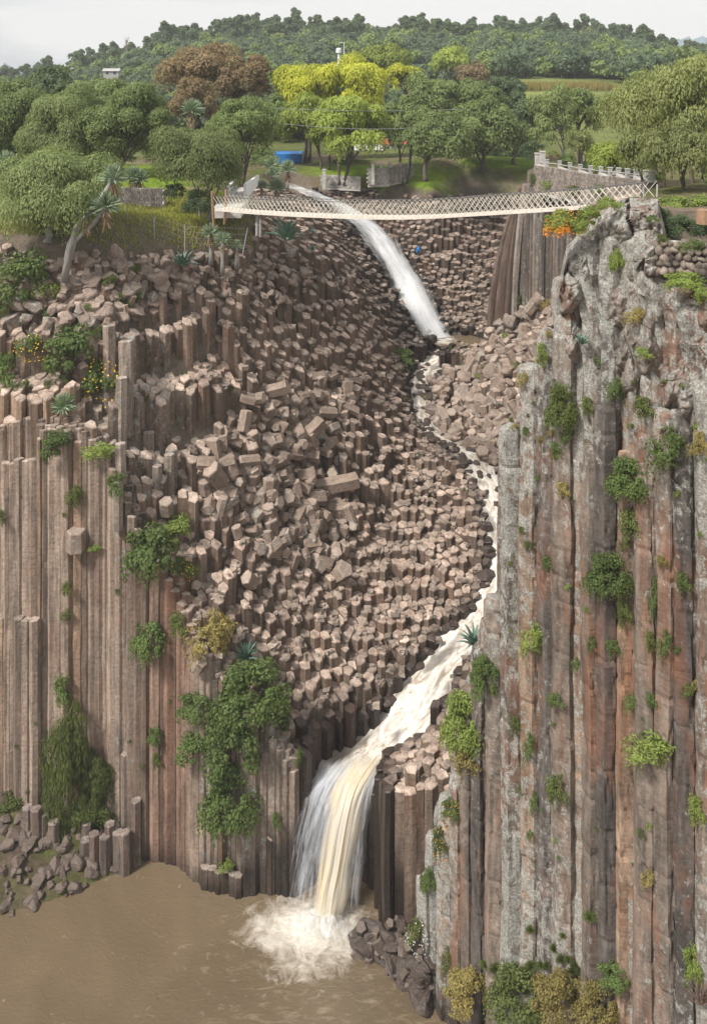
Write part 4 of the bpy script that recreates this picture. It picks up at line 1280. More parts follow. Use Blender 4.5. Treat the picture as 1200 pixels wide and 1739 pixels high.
def limb_mesh(name, mat, seed, h, r0, ends, nst=1, spread=0.5, wig=0.25):
    """tapered trunk(s) with limbs reaching the clump centres"""
    rn = random.Random(seed)
    mb = MB()
    stems = []
    for s in range(nst):
        a = rn.uniform(0, 6.28); bx, by = (math.cos(a) * spread * (nst > 1), math.sin(a) * spread * (nst > 1))
        tx, ty = bx * 2.4 + rn.uniform(-.3, .3), by * 2.4 + rn.uniform(-.3, .3)
        pts, rd = [], []
        for i in range(7):
            f = i / 6
            pts.append((bx + (tx - bx) * f + rn.uniform(-wig, wig) * f * (1 - f) * 2, by + (ty - by) * f + rn.uniform(-wig, wig) * f * (1 - f) * 2, -0.4 + (h + 0.4) * f))
            rd.append(r0 * (1.35 if i == 0 else 1) * (1 - 0.45 * f) / math.sqrt(nst))
        tube(mb, pts, rd, 8); stems.append((pts, rd))
    for e in ends:
        st, rd = rn.choice(stems)
        i = rn.choice((3, 4, 5, 6, 6))
        a = Vector(st[i]); b = Vector(e)
        mid = a.lerp(b, 0.5) + Vector((rn.uniform(-.3, .3), rn.uniform(-.3, .3), (b - a).length * 0.08))
        r = rd[i] * 0.55
        tube(mb, [a, a.lerp(mid, .5) + Vector((0, 0, .1)), mid, mid.lerp(b, .6), b], [r, r * .8, r * .6, r * .4, r * .12], 5)
        for q in range(3):
            c = mid.lerp(b, rn.uniform(.2, .9)); d = c + Vector((rn.uniform(-1, 1), rn.uniform(-1, 1), rn.uniform(-.2, .8))) * (b - a).length * .25
            tube(mb, [c, c.lerp(d, .5) + Vector((0, 0, .05)), d], [r * .35, r * .22, r * .06], 4, cap=False)
    return mb.mesh(name, mat, True)

TREEKIND = {
 # leafmat, bark, leaf size, droop, skirt, leaves per m2 factor, clumps, crf
 'pepper': ('leaf_pepper', 'palebark', (0.40, 0.13), 0.65, 0.32, 1.05, 30),
 'green': ('leaf_mid', 'bark', (0.38, 0.17), 0.5, 0.25, 1.05, 34),
 'dark': ('leaf_dark', 'bark', (0.42, 0.2), 0.4, 0.2, 1.0, 30),
 'brown': ('leaf_brown', 'bark', (0.40, 0.16), 0.3, 0.1, 0.8, 34),
 'willow': ('leaf_willow', 'bark', (0.46, 0.13), 0.65, 0.35, 1.0, 34),
 'lime': ('leaf_lime', 'bark', (0.44, 0.16), 0.6, 0.35, 1.0, 30),
 'olive': ('leaf_olive', 'bark', (0.36, 0.11), 0.75, 0.45, 1.0, 40),
}
def make_tree(name, label, cat, px, py, hw, hh, base_px, base_py, Y, kind, seed, trunks=1, group=None, dens=1.0, fixed_z=None):
    lm, bk, lf, dr, sk, df, nc = TREEKIND[kind]
    c = W(px, py, Y); b = W(base_px, base_py, Y)
    gz_ = gheight(b.x, Y)
    bz = b.z if fixed_z is not None else (gz_ if gz_ > -50 else b.z)
    if abs(bz - b.z) > 2.5: bz = b.z
    s = Y / FP
    g_ = 1.25 if (Y >= 126 and px > 640) else 1.12
    rx, rz = hw * s * g_, hh * s * (g_ - .02)
    root = thing(name, label, cat, (b.x, b.y, bz), group)
    area = rx * rx * 4 * 3.14
    scale = max(1.0, Y / 85) * (0.74 if Y < 112 else 1.0)
    nleaf = int(min(52000, max(2500, area * 78 / scale ** 1.6)) * df * dens)
    P0, D, ln, wd, t, C, crr = crown_arrays(seed, rx, rx * 0.9, rz, nc, nleaf, (lf[0] * scale ** .8, lf[1] * scale ** .8), dr, sk)
    # the crown keeps its own uneven outline
    off = np.array((c.x - b.x, 0.0, c.z - bz))
    V, F, T = leaves_mesh('crown', P0 + off, D, ln, wd, t, None, LASTN)
    ends = [tuple(C[i] * 0.95 + off) for i in range(min(nc, 14))]
    hb = max(0.8, (c.z - bz) - rz * 0.55)
    part('trunk', limb_mesh('trunk', M[bk], seed, hb, max(0.14, rx * 0.07), ends, trunks), root)
    part('crown', quick_mesh('crown', V, F, M[lm], False, T), root)
    return root

# label, px,py,hw,hh, base px,py, Y, kind, trunks
TREES = [
 ('small round pepper tree with pale trunk at the left cliff edge, by fence', 90,325,98,80, 82,428,75,'pepper',1,'tree'),
 ('multi trunked brownish green pepper tree at the left end of the rope bridge', 333,272,76,76, 345,372,85,'pepper',4,'tree'),
 ('full green weeping pepper tree just behind the steps to the bridge', 412,228,62,66, 398,330,95,'green',2,'tree'),
 ('large weeping tree at the far left edge behind the lawn', 22,215,80,82, 20,290,108,'green',2,'tree'),
 ('wide weeping tree with drooping crown, second from the left edge behind the lawn', 120,215,78,84, 120,290,104,'pepper',2,'tree'),
 ('bushy weeping tree behind the lawn, left of the yucca on the crest', 215,215,72,78, 212,285,102,'green',2,'tree'),
 ('small round topped tree rising behind the left weeping trees', 82,150,42,34, 82,200,140,'dark',1,'tree'),
 ('pale green tree behind the left weeping trees', 165,165,48,34, 165,220,138,'green',1,'tree'),
 ('large brown leaved tree, tallest in the row behind the bridge', 340,128,64,58, 345,235,150,'brown',2,'tree'),
 ('reddish brown tree right beside the tallest brown tree', 412,140,52,46, 410,235,146,'brown',2,'tree'),
 ('brown tree with thinner crown in front of the tall brown one', 325,175,44,44, 330,250,138,'brown',1,'tree'),
 ('green tree tucked between brown tree and yellow willow', 455,200,36,44, 455,265,140,'green',1,'tree'),
 ('bright yellow green willow, left of the pair at the centre', 515,150,58,52, 520,262,147,'willow',2,'tree'),
 ('bright yellow green willow, right of the pair at the centre', 600,152,66,56, 600,262,149,'willow',2,'tree'),
 ('lime green tree hanging over the blue shelter', 520,208,50,46, 552,295,138,'lime',2,'tree'),
 ('lime green leaning tree with forked trunk beside the stone terrace wall', 600,218,62,54, 582,308,132,'lime',3,'tree'),
 ('small yellow topped tree right of the yellow willows', 686,130,26,26, 688,180,175,'willow',1,'tree'),
 ('dark green tree behind the white stone posts', 690,212,42,44, 685,292,134,'green',2,'tree'),
 ('round green tree with leaning pale trunk on the bright lawn', 742,232,50,46, 722,303,128,'green',1,'tree'),
 ('mid green tree behind the round tree on the lawn', 735,165,46,36, 738,250,160,'green',1,'tree'),
 ('broad dark green tree with drooping crown at the head of the gorge', 822,218,56,66, 818,282,138,'green',1,'tree'),
 ('dark tree with full crown right of the gorge head', 878,210,44,56, 872,285,142,'dark',1,'tree'),
 ('low dark green tree below the grassy bank', 858,152,30,20, 858,180,185,'dark',1,'tree'),
 ('green tree with flattened crown left of the grassy bank', 800,170,38,26, 800,225,165,'green',1,'tree'),
 ('olive green tree behind the willows, far right of them', 655,108,38,26, 655,150,215,'lime',1,'tree'),
 ('brown topped round tree below the wooded hill', 800,128,26,22, 800,165,235,'brown',1,'tree'),
 ('pale green brown tree in the middle distance', 765,105,32,24, 765,145,250,'lime',1,'tree'),
 ('weeping tree on the right rim beside the stone gate posts', 942,200,42,56, 957,268,108,'pepper',1,'tree'),
 ('round green tree on the right rim behind the garden wall', 985,190,40,42, 985,262,114,'green',1,'tree'),
 ('small orange tinted shrub tree in the right garden', 985,243,26,24, 982,278,95,'olive',2,'tree'),
 ('big olive weeping tree filling the upper right, leftmost of its trunks', 1085,190,66,84, 1135,318,66,'olive',2,'tree'),
 ('big olive weeping tree at the right edge of the picture', 1180,160,78,92, 1180,330,62,'olive',2,'tree'),
 ('low hanging olive tree over the right end of the bridge', 1160,262,64,52, 1165,345,56,'olive',1,'tree'),
 ('olive tree beyond the right edge of the picture', 1275,200,80,100, 1270,350,60,'olive',2,'tree'),
 ('drooping olive tree over the bridge anchor, left of the low hanging one', 1088,262,44,50, 1092,318,60,'olive',1,'tree'),
 ('low yellowish shrub tree behind the garden palms', 1040,268,44,26, 1040,300,86,'lime',2,'tree'),
]
for k, (lb, a, b, hw, hh, c, d, Y, kd, nt, cat) in enumerate(TREES):
    nm = {'pepper': 'pepper_tree', 'green': 'weeping_tree', 'dark': 'dark_tree', 'brown': 'brown_tree', 'willow': 'willow_tree', 'lime': 'lime_green_tree', 'olive': 'olive_green_tree'}[kd]
    make_tree(nm, lb, cat, a, b, hw, hh, c, d, Y, kd, 20 + k, nt, dens=0.72 if kd == 'olive' else 1.0)

# ---- woods on the hill: prototypes with trunk and crown in one mesh
def wood_proto(seed, kind, h=9.0):
    rn = random.Random(seed)
    if kind == 'round': rx, rz, nc, lm = 4.3, 3.8, 13, 'leaf_grey'
    elif kind == 'tall': rx, rz, nc, lm = 3.1, 3.2, 7, 'leaf_grey'
    elif kind == 'cone': rx, rz, nc, lm = 2.0, 4.5, 14, 'leaf_dark'
    else: rx, rz, nc, lm = 3.9, 3.6, 13, 'leaf_mid'
    P0, D, ln, wd, t, C, _ = crown_arrays(seed, rx, rx, rz, nc, 950 if kind != 'tall' else 700, (0.95, 0.62), 0.2, 0.1, crf=(0.3, 0.5))
    zc = h - rz - 1.4
    if kind == 'cone': k_ = np.clip(1 - (P0[:, 2] + rz) / (2.2 * rz), .08, 1); P0[:, 0] *= k_ * 1.5; P0[:, 1] *= k_ * 1.5
    if kind == 'tall': zc = 9.0
    P0 = P0 + np.array((0, 0, zc))
    V, F, T = leaves_mesh('x', P0, D, ln, wd, t, None, LASTN)
    mb = MB()
    tube(mb, [(0, 0, -1), (.1, 0, zc * .5), (0, .1, zc)], [.28, .2, .1], 5, cap=False)
    for i in range(4): tube(mb, [(0, 0, zc * .6), tuple(C[i] * .9 + np.array((0, 0, zc)))], [.12, .04], 4, cap=False)
    v2 = np.array([tuple(v) for v in mb.v]); f2 = np.array(mb.f)
    n = len(V)
    VV = np.concatenate([V, v2]); FF = np.concatenate([F, f2 + n]); TT = np.concatenate([T, np.zeros((len(v2), 3)) + .1])
    mi = np.concatenate([np.zeros(len(F), int), np.ones(len(f2), int)])
    return VV, FF, TT, mi, [M[lm], M['bark']]
WP = [wood_proto(1, 'round'), wood_proto(2, 'round'), wood_proto(3, 'mid'), wood_proto(4, 'mid', 8), wood_proto(5, 'tall'), wood_proto(6, 'tall'), wood_proto(7, 'cone', 12)]
WM = []
for V, F, T, mi, mats in WP:
    me = quick_mesh('woodland_tree', V, F, mats, False, T); me.polygons.foreach_set('material_index', mi.astype(np.int32)); WM.append(me)
rn = random.Random(99)
spots = []
for yy in np.arange(172, 500, 4.6):
    dx = 4.9 + (yy - 170) * 0.006
    for xx in np.arange(-0.47 * yy, 0.47 * yy, dx):
        x = xx + rn.uniform(-2, 2); y = yy + rn.uniform(-2, 2)
        px = 600 + FP * x / y
        if y < 262 and 690 < px < 1060: continue
        if y < 235 and 640 < px < 1130: continue
        if y < 185 and 280 < px < 700: continue
        spots.append((y, x))
spots.sort()
LBL = {0: 'round dark green tree of the wood behind the gorge', 1: 'lighter green bushy tree of the wood behind the gorge', 2: 'tall bare stemmed tree standing above the wood', 3: 'dark pointed conifer standing above the wood'}
sv, sf, st, sm2 = [], [], [], []
nb = 0
front = []
for (y, x) in spots:
    rq = rn.random()
    px = 600 + FP * x / y
    ridge = y > 395
    if ridge and rq < 0.27: pi = rn.choice((4, 5))
    elif px < 260 and y > 300 and rq < 0.20: pi = 6
    else: pi = rn.choice((0, 1, 0, 1, 2, 3))
    sc = rn.uniform(0.72, 1.25) * (1.08 if y > 330 else 1)
    front.append((x, y, pi, sc, rn.uniform(0, 6.28), sc * rn.uniform(.85, 1.15)))
NI = 290
for n_, (x, y, pi, sc, rz, sz) in enumerate(front):
    z = float(ground(np.array([x]), np.array([y]))[0]) if n_ < NI else None
    if n_ < NI:
        o = bpy.data.objects.new('woodland_tree', WM[pi]); link(o)
        o.location = (x, y, z - 0.3); o.scale = (sc, sc, sz); o.rotation_euler = (0, 0, rz)
        tag(o, LBL[0 if pi < 2 else 1 if pi < 4 else 2 if pi < 6 else 3], 'tree', 'trees of the wood behind the gorge')
rest = front[NI:]
zz_ = ground(np.array([f[0] for f in rest]), np.array([f[1] for f in rest]))
for (x, y, pi, sc, rz, sz), z in zip(rest, zz_):
    V, F, T, mi, _ = WP[pi]
    c, s = math.cos(rz), math.sin(rz)
    v = np.stack([(V[:, 0] * c - V[:, 1] * s) * sc + x, (V[:, 0] * s + V[:, 1] * c) * sc + y, V[:, 2] * sz + z - .3], -1)
    sv.append(v); sf.append(F + nb); nb += len(v); st.append(np.clip(T * 0.9 + rn.uniform(-.15, .2), 0, 1)); sm2.append(np.where(mi == 0, {0: 0, 1: 0, 2: 2, 3: 2}.get(pi, 3), 1))
fm = quick_mesh('forest', np.concatenate(sv), np.concatenate(sf), [M['leaf_grey'], M['bark'], M['leaf_mid'], M['leaf_dark']], False, np.concatenate(st))
fm.polygons.foreach_set('material_index', np.concatenate(sm2).astype(np.int32))
tag(link(bpy.data.objects.new('forest', fm)), 'dense wood of dark green trees covering the hill to its crest', 'forest', kind='stuff')
print('wood', len(front))
# ------------------------------------------------------------------ bushes
def bush_proto(seed, kind):
    """radius about 1 m"""
    if kind == 'round':  a = crown_arrays(seed, 1, 1, 1, 16, 2300, (0.15, 0.09), 0.3, 0.35, crf=(0.16, 0.5))
    elif kind == 'big':  a = crown_arrays(seed, 1, 1, 1, 30, 5600, (0.09, 0.06), 0.25, 0.4, crf=(0.13, 0.40))
    elif kind == 'loose': a = crown_arrays(seed, 1, 1, 1, 14, 1150, (0.15, 0.07), 0.35, 0.7, crf=(0.12, 0.45))
    elif kind == 'hang': a = crown_arrays(seed, 1, 1, 1, 34, 7500, (0.10, 0.035), 0.85, 0.8, crf=(0.16, 0.34))
    elif kind == 'tuft':
        rn = np.random.default_rng(seed); n = 420
        D = rn.normal(size=(n, 3)); D[:, 2] = np.abs(D[:, 2]) * 0.7 + 0.1; D /= np.linalg.norm(D, axis=1)[:, None]
        a = (D * 0.5 * rn.uniform(.6, 1.1, n)[:, None], D + np.array((0, 0, -.2)), 1.0, 0.055, rn.random(n), None, None)
    P0, D, ln, wd, t = a[:5]
    V, F, T = leaves_mesh('b', P0, D, ln, wd, t, None, LASTN if kind != 'tuft' else None)
    return V, F, T
def flowers_mesh(seed, n, mat, r=1.0, size=0.09):
    rn = np.random.default_rng(seed)
    D = rn.normal(size=(n, 3)); D /= np.linalg.norm(D, axis=1)[:, None]; D[:, 1] = -np.abs(D[:, 1])
    P0 = D * r * rn.uniform(.75, 1.08, n)[:, None]
    V, F, T = leaves_mesh('f', P0, rn.normal(size=(n, 3)), size, size, rn.random(n), None)
    return quick_mesh('flowers', V, F, M[mat], False, T)
BP = {}
for kd, sds in (('round', (1, 2, 3)), ('big', (4, 5)), ('loose', (6, 7)), ('hang', (8, 9)), ('tuft', (10, 11))):
    BP[kd] = [bush_proto(s, kd) for s in sds]
FL = {k: [flowers_mesh(31 + i, 95, k, 1.0, 0.09) for i in range(2)] for k in ('flower_y', 'flower_o', 'flower_w', 'flower_r')}
bmesh_cache = {}
def bushmesh(kd, vi, lm):
    key = (kd, vi % len(BP[kd]), lm)
    if key not in bmesh_cache:
        V, F, T = BP[kd][key[1]]
        bmesh_cache[key] = quick_mesh('foliage', V, F, M[lm], False, T)
    return bmesh_cache[key]
bcount = 0
def bush(label, px, py, hw, hh, kd='round', lm='leaf_bush', fl=None, cat='bush', group=None, name=None, Y=None, out=0.35, flat=0.7, dz=0.0):
    global bcount
    bcount += 1
    if kd == 'round' and px > 860 and 600 < py < 1620: kd = 'loose'; hh *= 1.2; lm = 'leaf_bush' if lm == 'leaf_bright' and bcount % 2 else lm
    if Y is None:
        h = hit(px, py)
        if h is None or h[0] is None: Y = 60
        else: Y = h[0].y
        Y = Y - out * hw * Y / FP
    s = Y / FP
    c = W(px, py, Y)
    name = name or {'tuft': 'grass_tuft', 'hang': 'hanging_creeper'}.get(kd, 'bush')
    me = bushmesh(kd, bcount, lm)
    if fl:
        root = thing(name, label, cat, c, group)
        o = part('foliage', me, root); f = part('flowers', FL[fl][bcount % 2], root); f['kind'] = 'stuff'
    else:
        root = o = link(bpy.data.objects.new(name, me)); tag(o, label, cat, group); o.location = c
    root.scale = (hw * s, min(hw, hh) * s * flat, hh * s)
    root.rotation_euler = (0, 0, 0) if fl else (0, 0, random.uniform(-.4, .4))
    return root
rb = random.Random(21)
BUSHES = [
 ('tall leafy shrub climbing the boulders at the left edge above the cliff', 40,478,44,48,'round','leaf_bush',None),
 ('light green shrub on the blocky rim below the leaning yucca', 78,505,34,30,'loose','leaf_bright',None),
 ('trailing shrub at the left edge under the blocky rim', 12,640,34,62,'loose','leaf_bush',None),
 ('dense green shrub on the ledge beside the pale stacked column', 118,600,46,42,'round','leaf_bush',None),
 ('shrub with yellow flowers beneath the pale lichened column', 168,648,34,36,'round','leaf_bush','flower_y'),
 ('sprawling shrub with few yellow flowers left of the pale column', 52,590,26,24,'loose','leaf_bush','flower_y'),
 ('round shrub at the foot of the small ledge yucca', 95,757,27,24,'round','leaf_bush',None),
 ('low grassy shrub right of the small ledge yucca', 172,772,34,20,'loose','leaf_bright',None),
 ('shrub in the pocket below the leaning stubs of column', 202,826,24,30,'loose','leaf_bush',None),
 ('dull green shrub hanging on the left wall under the ledge', 128,850,17,26,'loose','leaf_creeper',None),
 ('small bush cut by the left edge of the picture, halfway up', 4,878,14,18,'loose','leaf_creeper',None),
 ('dense leafy shrub over the brink of the left wall', 258,940,42,46,'round','leaf_bush',None),
 ('bright shrub tucked in the column stubs on the brink', 298,905,30,26,'round','leaf_bright',None),
 ('shrub with a patch of yellow flowers on the brink', 308,966,22,20,'round','leaf_bush','flower_y'),
 ('round shrub clinging under the flowering brink', 254,1090,30,36,'round','leaf_bush',None),
 ('bright green grass cushion on a broken column of left wall', 162,934,16,8,'loose','leaf_bright',None),
 ('upper small dull bush in the dark cleft of left wall', 116,1000,12,16,'loose','leaf_creeper',None),
 ('lower small dull bush in the dark cleft of left wall', 113,1050,12,14,'loose','leaf_creeper',None),
 ('narrow bush above the long hanging creeper', 110,1175,20,40,'loose','leaf_bush',None),
 ('long creeper curtain down the left wall to the bank', 112,1300,42,100,'hang','leaf_creeper',None),
 ('second creeper curtain nearest the freestanding column', 172,1350,34,66,'hang','leaf_creeper',None),
 ('reddish tangled shrub above the big dark shrub', 366,1096,42,48,'loose','leaf_dry',None),
 ('dull green shrub left of the reddish shrub', 308,1062,20,26,'loose','leaf_creeper',None),
 ('large dense shrub, top one of the big green cascade', 420,1190,58,52,'big','leaf_bush',None),
 ('large dense shrub, middle one of the big green cascade', 398,1270,50,52,'big','leaf_bush',None),
 ('large dense shrub at the bottom of the big green cascade', 385,1370,46,58,'big','leaf_bush',None),
 ('dense shrub on the left flank of the green cascade', 335,1205,28,22,'round','leaf_bush',None),
 ('leafy shrub on the left flank, below its upper neighbour', 326,1276,26,24,'round','leaf_bush',None),
 ('shrub on the right shoulder of the green cascade', 468,1210,28,40,'big','leaf_bush',None),
 ('small round bush alone on the reddish columns', 264,1252,12,17,'round','leaf_bush',None),
 ('thin hanging bush below the lone round bush', 268,1292,10,20,'loose','leaf_creeper',None),
 ('little bright bush at the foot of the columns near the water', 386,1478,16,16,'loose','leaf_bright',None),
 ('thin bush on the columns just left of the lower waterfall', 472,1395,10,18,'loose','leaf_bush',None),
 ('small leafy bush by the pale columns above the lower waterfall', 508,1295,10,26,'loose','leaf_bush',None),
 ('bright ivy patch high on the grey crag', 1048,446,14,24,'round','leaf_bright',None),
 ('dark bush below the ivy patch on the crag', 1085,540,26,18,'loose','leaf_dry',None),
 ('yellowish bush beside the hollow of the crag', 1098,600,20,14,'loose','leaf_bright',None),
 ('dark hanging bush under the hollow of the crag', 1048,668,20,26,'loose','leaf_bush',None),
 ('dull bush on the dark overhang of the right cliff', 1098,692,22,26,'loose','leaf_creeper',None),
 ('thick bush hanging between the two leftmost tall columns', 950,700,27,46,'big','leaf_creeper',None),
 ('small bush in the crack right of that hanging bush', 1000,690,14,24,'loose','leaf_creeper',None),
 ('big leafy bush on the right cliff under the orange scar', 1062,820,36,40,'big','leaf_bush',None),
 ('second bush trailing below the big leafy one', 1074,890,24,36,'loose','leaf_creeper',None),
 ('pale green bush spreading at the right, level with the leafy one', 1140,776,40,42,'round','leaf_bush',None),
 ('thin bush at the right edge below the spreading bush', 1192,752,16,30,'loose','leaf_dry',None),
 ('broad bush in the middle of the right cliff', 1030,984,42,40,'big','leaf_bush',None),
 ('straggly bush trailing under the broad middle bush', 1062,1040,16,36,'loose','leaf_creeper',None),
 ('bright round bush on the left column of the right cliff', 908,1096,26,30,'round','leaf_bright',None),
 ('low cushion on the broken column below the bright bush', 946,1190,20,13,'round','leaf_bush',None),
 ('narrow ivy strip running down the right cliff', 1113,1030,14,56,'loose','leaf_bush',None),
 ('lower part of ivy strip, a bush of its own', 1106,1090,12,26,'loose','leaf_creeper',None),
 ('bush right beside the ivy strip', 1132,1102,16,30,'loose','leaf_bush',None),
 ('small bush near the right edge above the ivy strip', 1164,990,17,20,'round','leaf_bush',None),
 ('small dark bush left of the ivy strip', 1006,1098,11,14,'round','leaf_bush',None),
 ('shrub under the blue green agave', 824,1152,26,44,'big','leaf_bush',None),
 ('big yellow green shrub over the rapids', 782,1238,38,58,'big','leaf_bright',None),
 ('withered lower skirt of the shrub over the rapids', 795,1290,30,30,'loose','leaf_dry',None),
 ('bush with tiny leaves at right, middle height', 1076,1200,16,24,'loose','leaf_bush',None),
 ('pair mate bush, brighter, to its right', 1108,1190,13,14,'round','leaf_bright',None),
 ('spreading light bush in the lower right wall', 1110,1288,46,38,'loose','leaf_bright',None),
 ('little bush near the corner of the stub column', 878,1230,13,22,'loose','leaf_creeper',None),
 ('small bush a little below on the same dark column', 900,1278,13,32,'loose','leaf_bush',None),
 ('dull round bush on the lower right cliff', 948,1342,24,32,'loose','leaf_creeper',None),
 ('small bush on the dark column in the lower right', 908,1370,10,24,'loose','leaf_bush',None),
 ('leafy sprig at the right edge near the lower corner', 1186,1378,18,36,'loose','leaf_bright',None),
 ('leafy sprig by the right edge just above the bottom twigs', 1180,1640,17,38,'round','leaf_bright',None),
 ('orange flowered bush on the lower pillars', 748,1430,16,36,'loose','leaf_bush','flower_o'),
 ('green bush under the orange flowers on the lower pillars', 728,1500,15,26,'round','leaf_bush',None),
 ('flowering bush below the leafy pillar top', 770,1376,18,16,'round','leaf_bush','flower_o'),
 ('shrub with white flowers in the hollow right of the falls', 708,1592,18,28,'loose','leaf_creeper','flower_w'),
 ('dry yellow shrub, leftmost of those along the bottom', 800,1680,44,40,'big','leaf_dry',None),
 ('dry olive shrub, second of those along the bottom', 872,1700,52,50,'big','leaf_creeper',None),
 ('dry olive shrub, third of those along the bottom', 950,1690,50,46,'big','leaf_dry',None),
 ('dry yellow shrub, rightmost of those along the bottom', 1010,1715,42,40,'big','leaf_dry',None),
 ('green bush at the right end of the dry shrubs', 1045,1660,26,22,'round','leaf_bush',None),
 ('dull bush on the pillars left of the dry shrubs', 762,1640,14,30,'loose','leaf_creeper',None),
 ('marigold covered bush spilling over the crag under the bridge', 956,378,30,24,'round','leaf_bright','flower_o'),
 ('mass of orange marigold blooms at the left tip of the crag', 950,384,22,19,'round','flower_o',None),
 ('lime green cushion beside the marigolds', 1000,370,24,19,'round','leaf_bright',None),
 ('feathery pale green plant on top of the crag', 1032,347,20,14,'round','leaf_bright',None),
 ('yellow tinged plant under the lime green cushion', 990,388,16,14,'loose','leaf_bright','flower_y'),
 ('small leafy tuft on the far columns under the bridge', 882,510,7,10,'round','leaf_bush',None),
 ('yellow green plant on the boulder slope behind the crag', 922,600,12,28,'loose','leaf_bright',None),
 ('grass cushion where the upper columns meet the boulder slope', 930,520,12,12,'loose','leaf_dry',None),
 ('creeper on the foot of the left wall by the bank', 150,1388,50,32,'hang','leaf_creeper',None),
 ('small bush on the bank below the creeper', 98,1430,18,18,'loose','leaf_bush',None),
 ('grassy bush on the shore of the bank', 232,1452,20,10,'loose','leaf_creeper',None),
 ('dark bush at the left edge of the bank', 20,1375,28,26,'round','leaf_creeper',None),
 ('green patch between the boulders by the rapids', 690,608,24,22,'loose','leaf_bush',None),
]
BUSHES = BUSHES
for it in BUSHES:
    lb, a, b, hw, hh, kd, lm, fl = it
    g_ = 1.28 if (300 < a < 500 and 1050 < b < 1450) else 1.15
    crag = any(w in lb for w in ('marigold', 'under the lime green', 'lime green cushion', 'feathery'))
    bush(lb, a, b, hw * g_, hh * g_, kd, lm, fl, Y=43.2 - (a - 950) * .012 if crag else None)
# small things the size of a hand in the picture
def scatter(n, regs, kd, lms, grp, lab, cat, size, name=None):
    k = 0
    while k < n:
        a = rb.choice(regs); px = rb.uniform(a[0], a[2]); py = rb.uniform(a[1], a[3])
        s = rb.uniform(*size)
        bush(lab, px, py, s, s * rb.uniform(.8, 1.3), kd, rb.choice(lms), None, cat, grp, name, out=0.2); k += 1
scatter(26, [(870, 1560, 1040, 1690), (790, 1640, 1000, 1690)], 'tuft', ['leaf_creeper'], 'grass tufts low on the right cliff', 'spiky grass tuft rooted in the cracks at the foot of the right cliff', 'grass tuft', (9, 17))
scatter(34, [(860, 640, 1200, 1500)], 'loose', ['leaf_bush', 'leaf_creeper', 'leaf_bright'], 'sprigs on the right cliff', 'tiny sprig of leaves growing in a crack of the right cliff', 'sprig', (4, 9), 'leafy_sprig')
scatter(40, [(380, 560, 830, 960), (230, 500, 560, 800)], 'loose', ['leaf_bush', 'leaf_bright'], 'green tufts among the columns', 'tiny green tuft growing between the stepped basalt columns', 'tuft', (3, 7), 'green_tuft')
scatter(26, [(720, 560, 940, 760)], 'loose', ['leaf_bush', 'leaf_bright', 'leaf_dry'], 'weeds on the boulder slope', 'small weed growing between boulders right of the rapids', 'weed', (4, 10), 'green_weed')
scatter(20, [(880, 600, 1200, 1500)], 'loose', ['leaf_bush', 'leaf_creeper', 'leaf_dry'], 'small hanging plants on the right cliff', 'small hanging plant rooted in a joint of the right cliff', 'plant', (9, 20), 'hanging_plant')
scatter(22, [(0, 560, 320, 1400)], 'loose', ['leaf_creeper', 'leaf_bush'], 'sprigs on the left wall', 'tiny sprig of leaves growing in a crack of the left wall', 'sprig', (4, 8), 'leafy_sprig')
scatter(24, [(0, 440, 235, 700)], 'loose', ['leaf_creeper', 'leaf_bush'], 'low plants on the left ledges', 'low plant on the broken ledges of the upper left cliff', 'plant', (10, 22), 'low_plant')
scatter(40, [(0, 1400, 190, 1560)], 'loose', ['leaf_creeper', 'leaf_bush', 'leaf_dry'], 'weeds on the bank', 'weed growing on the earthy bank at the lower left', 'weed', (6, 14), 'green_weed')

# ------------------------------------------------------------------ agaves and yuccas
def agave(label, px, py, r_px, seed, Y=None, n=26, cat='agave'):
    if Y is None:
        h = hit(px, py + r_px * .4); Y = h[0].y - 1.3
    r = 1.35 * r_px * Y / FP
    b = W(px, py + r_px * 0.6, Y)
    rn = random.Random(seed); mb = MB()
    for k in range(n):
        a = k * 2.39996; el = R(18 + 62 * (k / n) ** 0.8)
        L = r * rn.uniform(0.85, 1.15); w0 = r * 0.085
        vs = []
        for s in range(7):
            f = s / 6
            e2 = el - 0.25 * f * f
            x, z = L * f * math.cos(e2), L * f * math.sin(e2)
            w = w0 * (0.8 + 1.2 * f if f < .35 else 1.22 * (1 - (f - .35) / .65) ** 0.8) + 0.002
            c, s_ = math.cos(a), math.sin(a)
            for t, dz in ((-1, w * .35), (0, 0), (1, w * .35), (0, -w * .35)):
                vs.append((c * x - s_ * t * w, s_ * x + c * t * w, z + dz))
        fs = []
        for s in range(6):
            for j in range(4): fs.append((s*4+j, s*4+(j+1)%4, s*4+4+(j+1)%4, s*4+4+j))
        mb.add(vs, fs)
    o = mb.obj('agave', M['agave'], loc=b, smooth=False)
    tag(o, label, cat)
    return o
agave('large blue green agave on a stalk below the left end of the bridge', 487,388,33,1, Y=74)
agave('blue green agave hanging on the rim below the grass', 310,438,22,2)
agave('pale agave perched over the rapids beside the cut column', 806,1082,26,3)
agave('agave peeping out above the big shrub cascade', 418,1108,22,4)
agave('small agave on the rubble right of the large one', 530,420,9,5, n=16)
agave('tiny agave on the rubble just under the bridge deck', 532,392,8,6, n=16)
agave('agave on the grassy slope of the far rim under the garden wall', 992,313,10,8, Y=90, n=16)
agave('dark agave in the crack of the crag', 988,575,16,9, n=18)

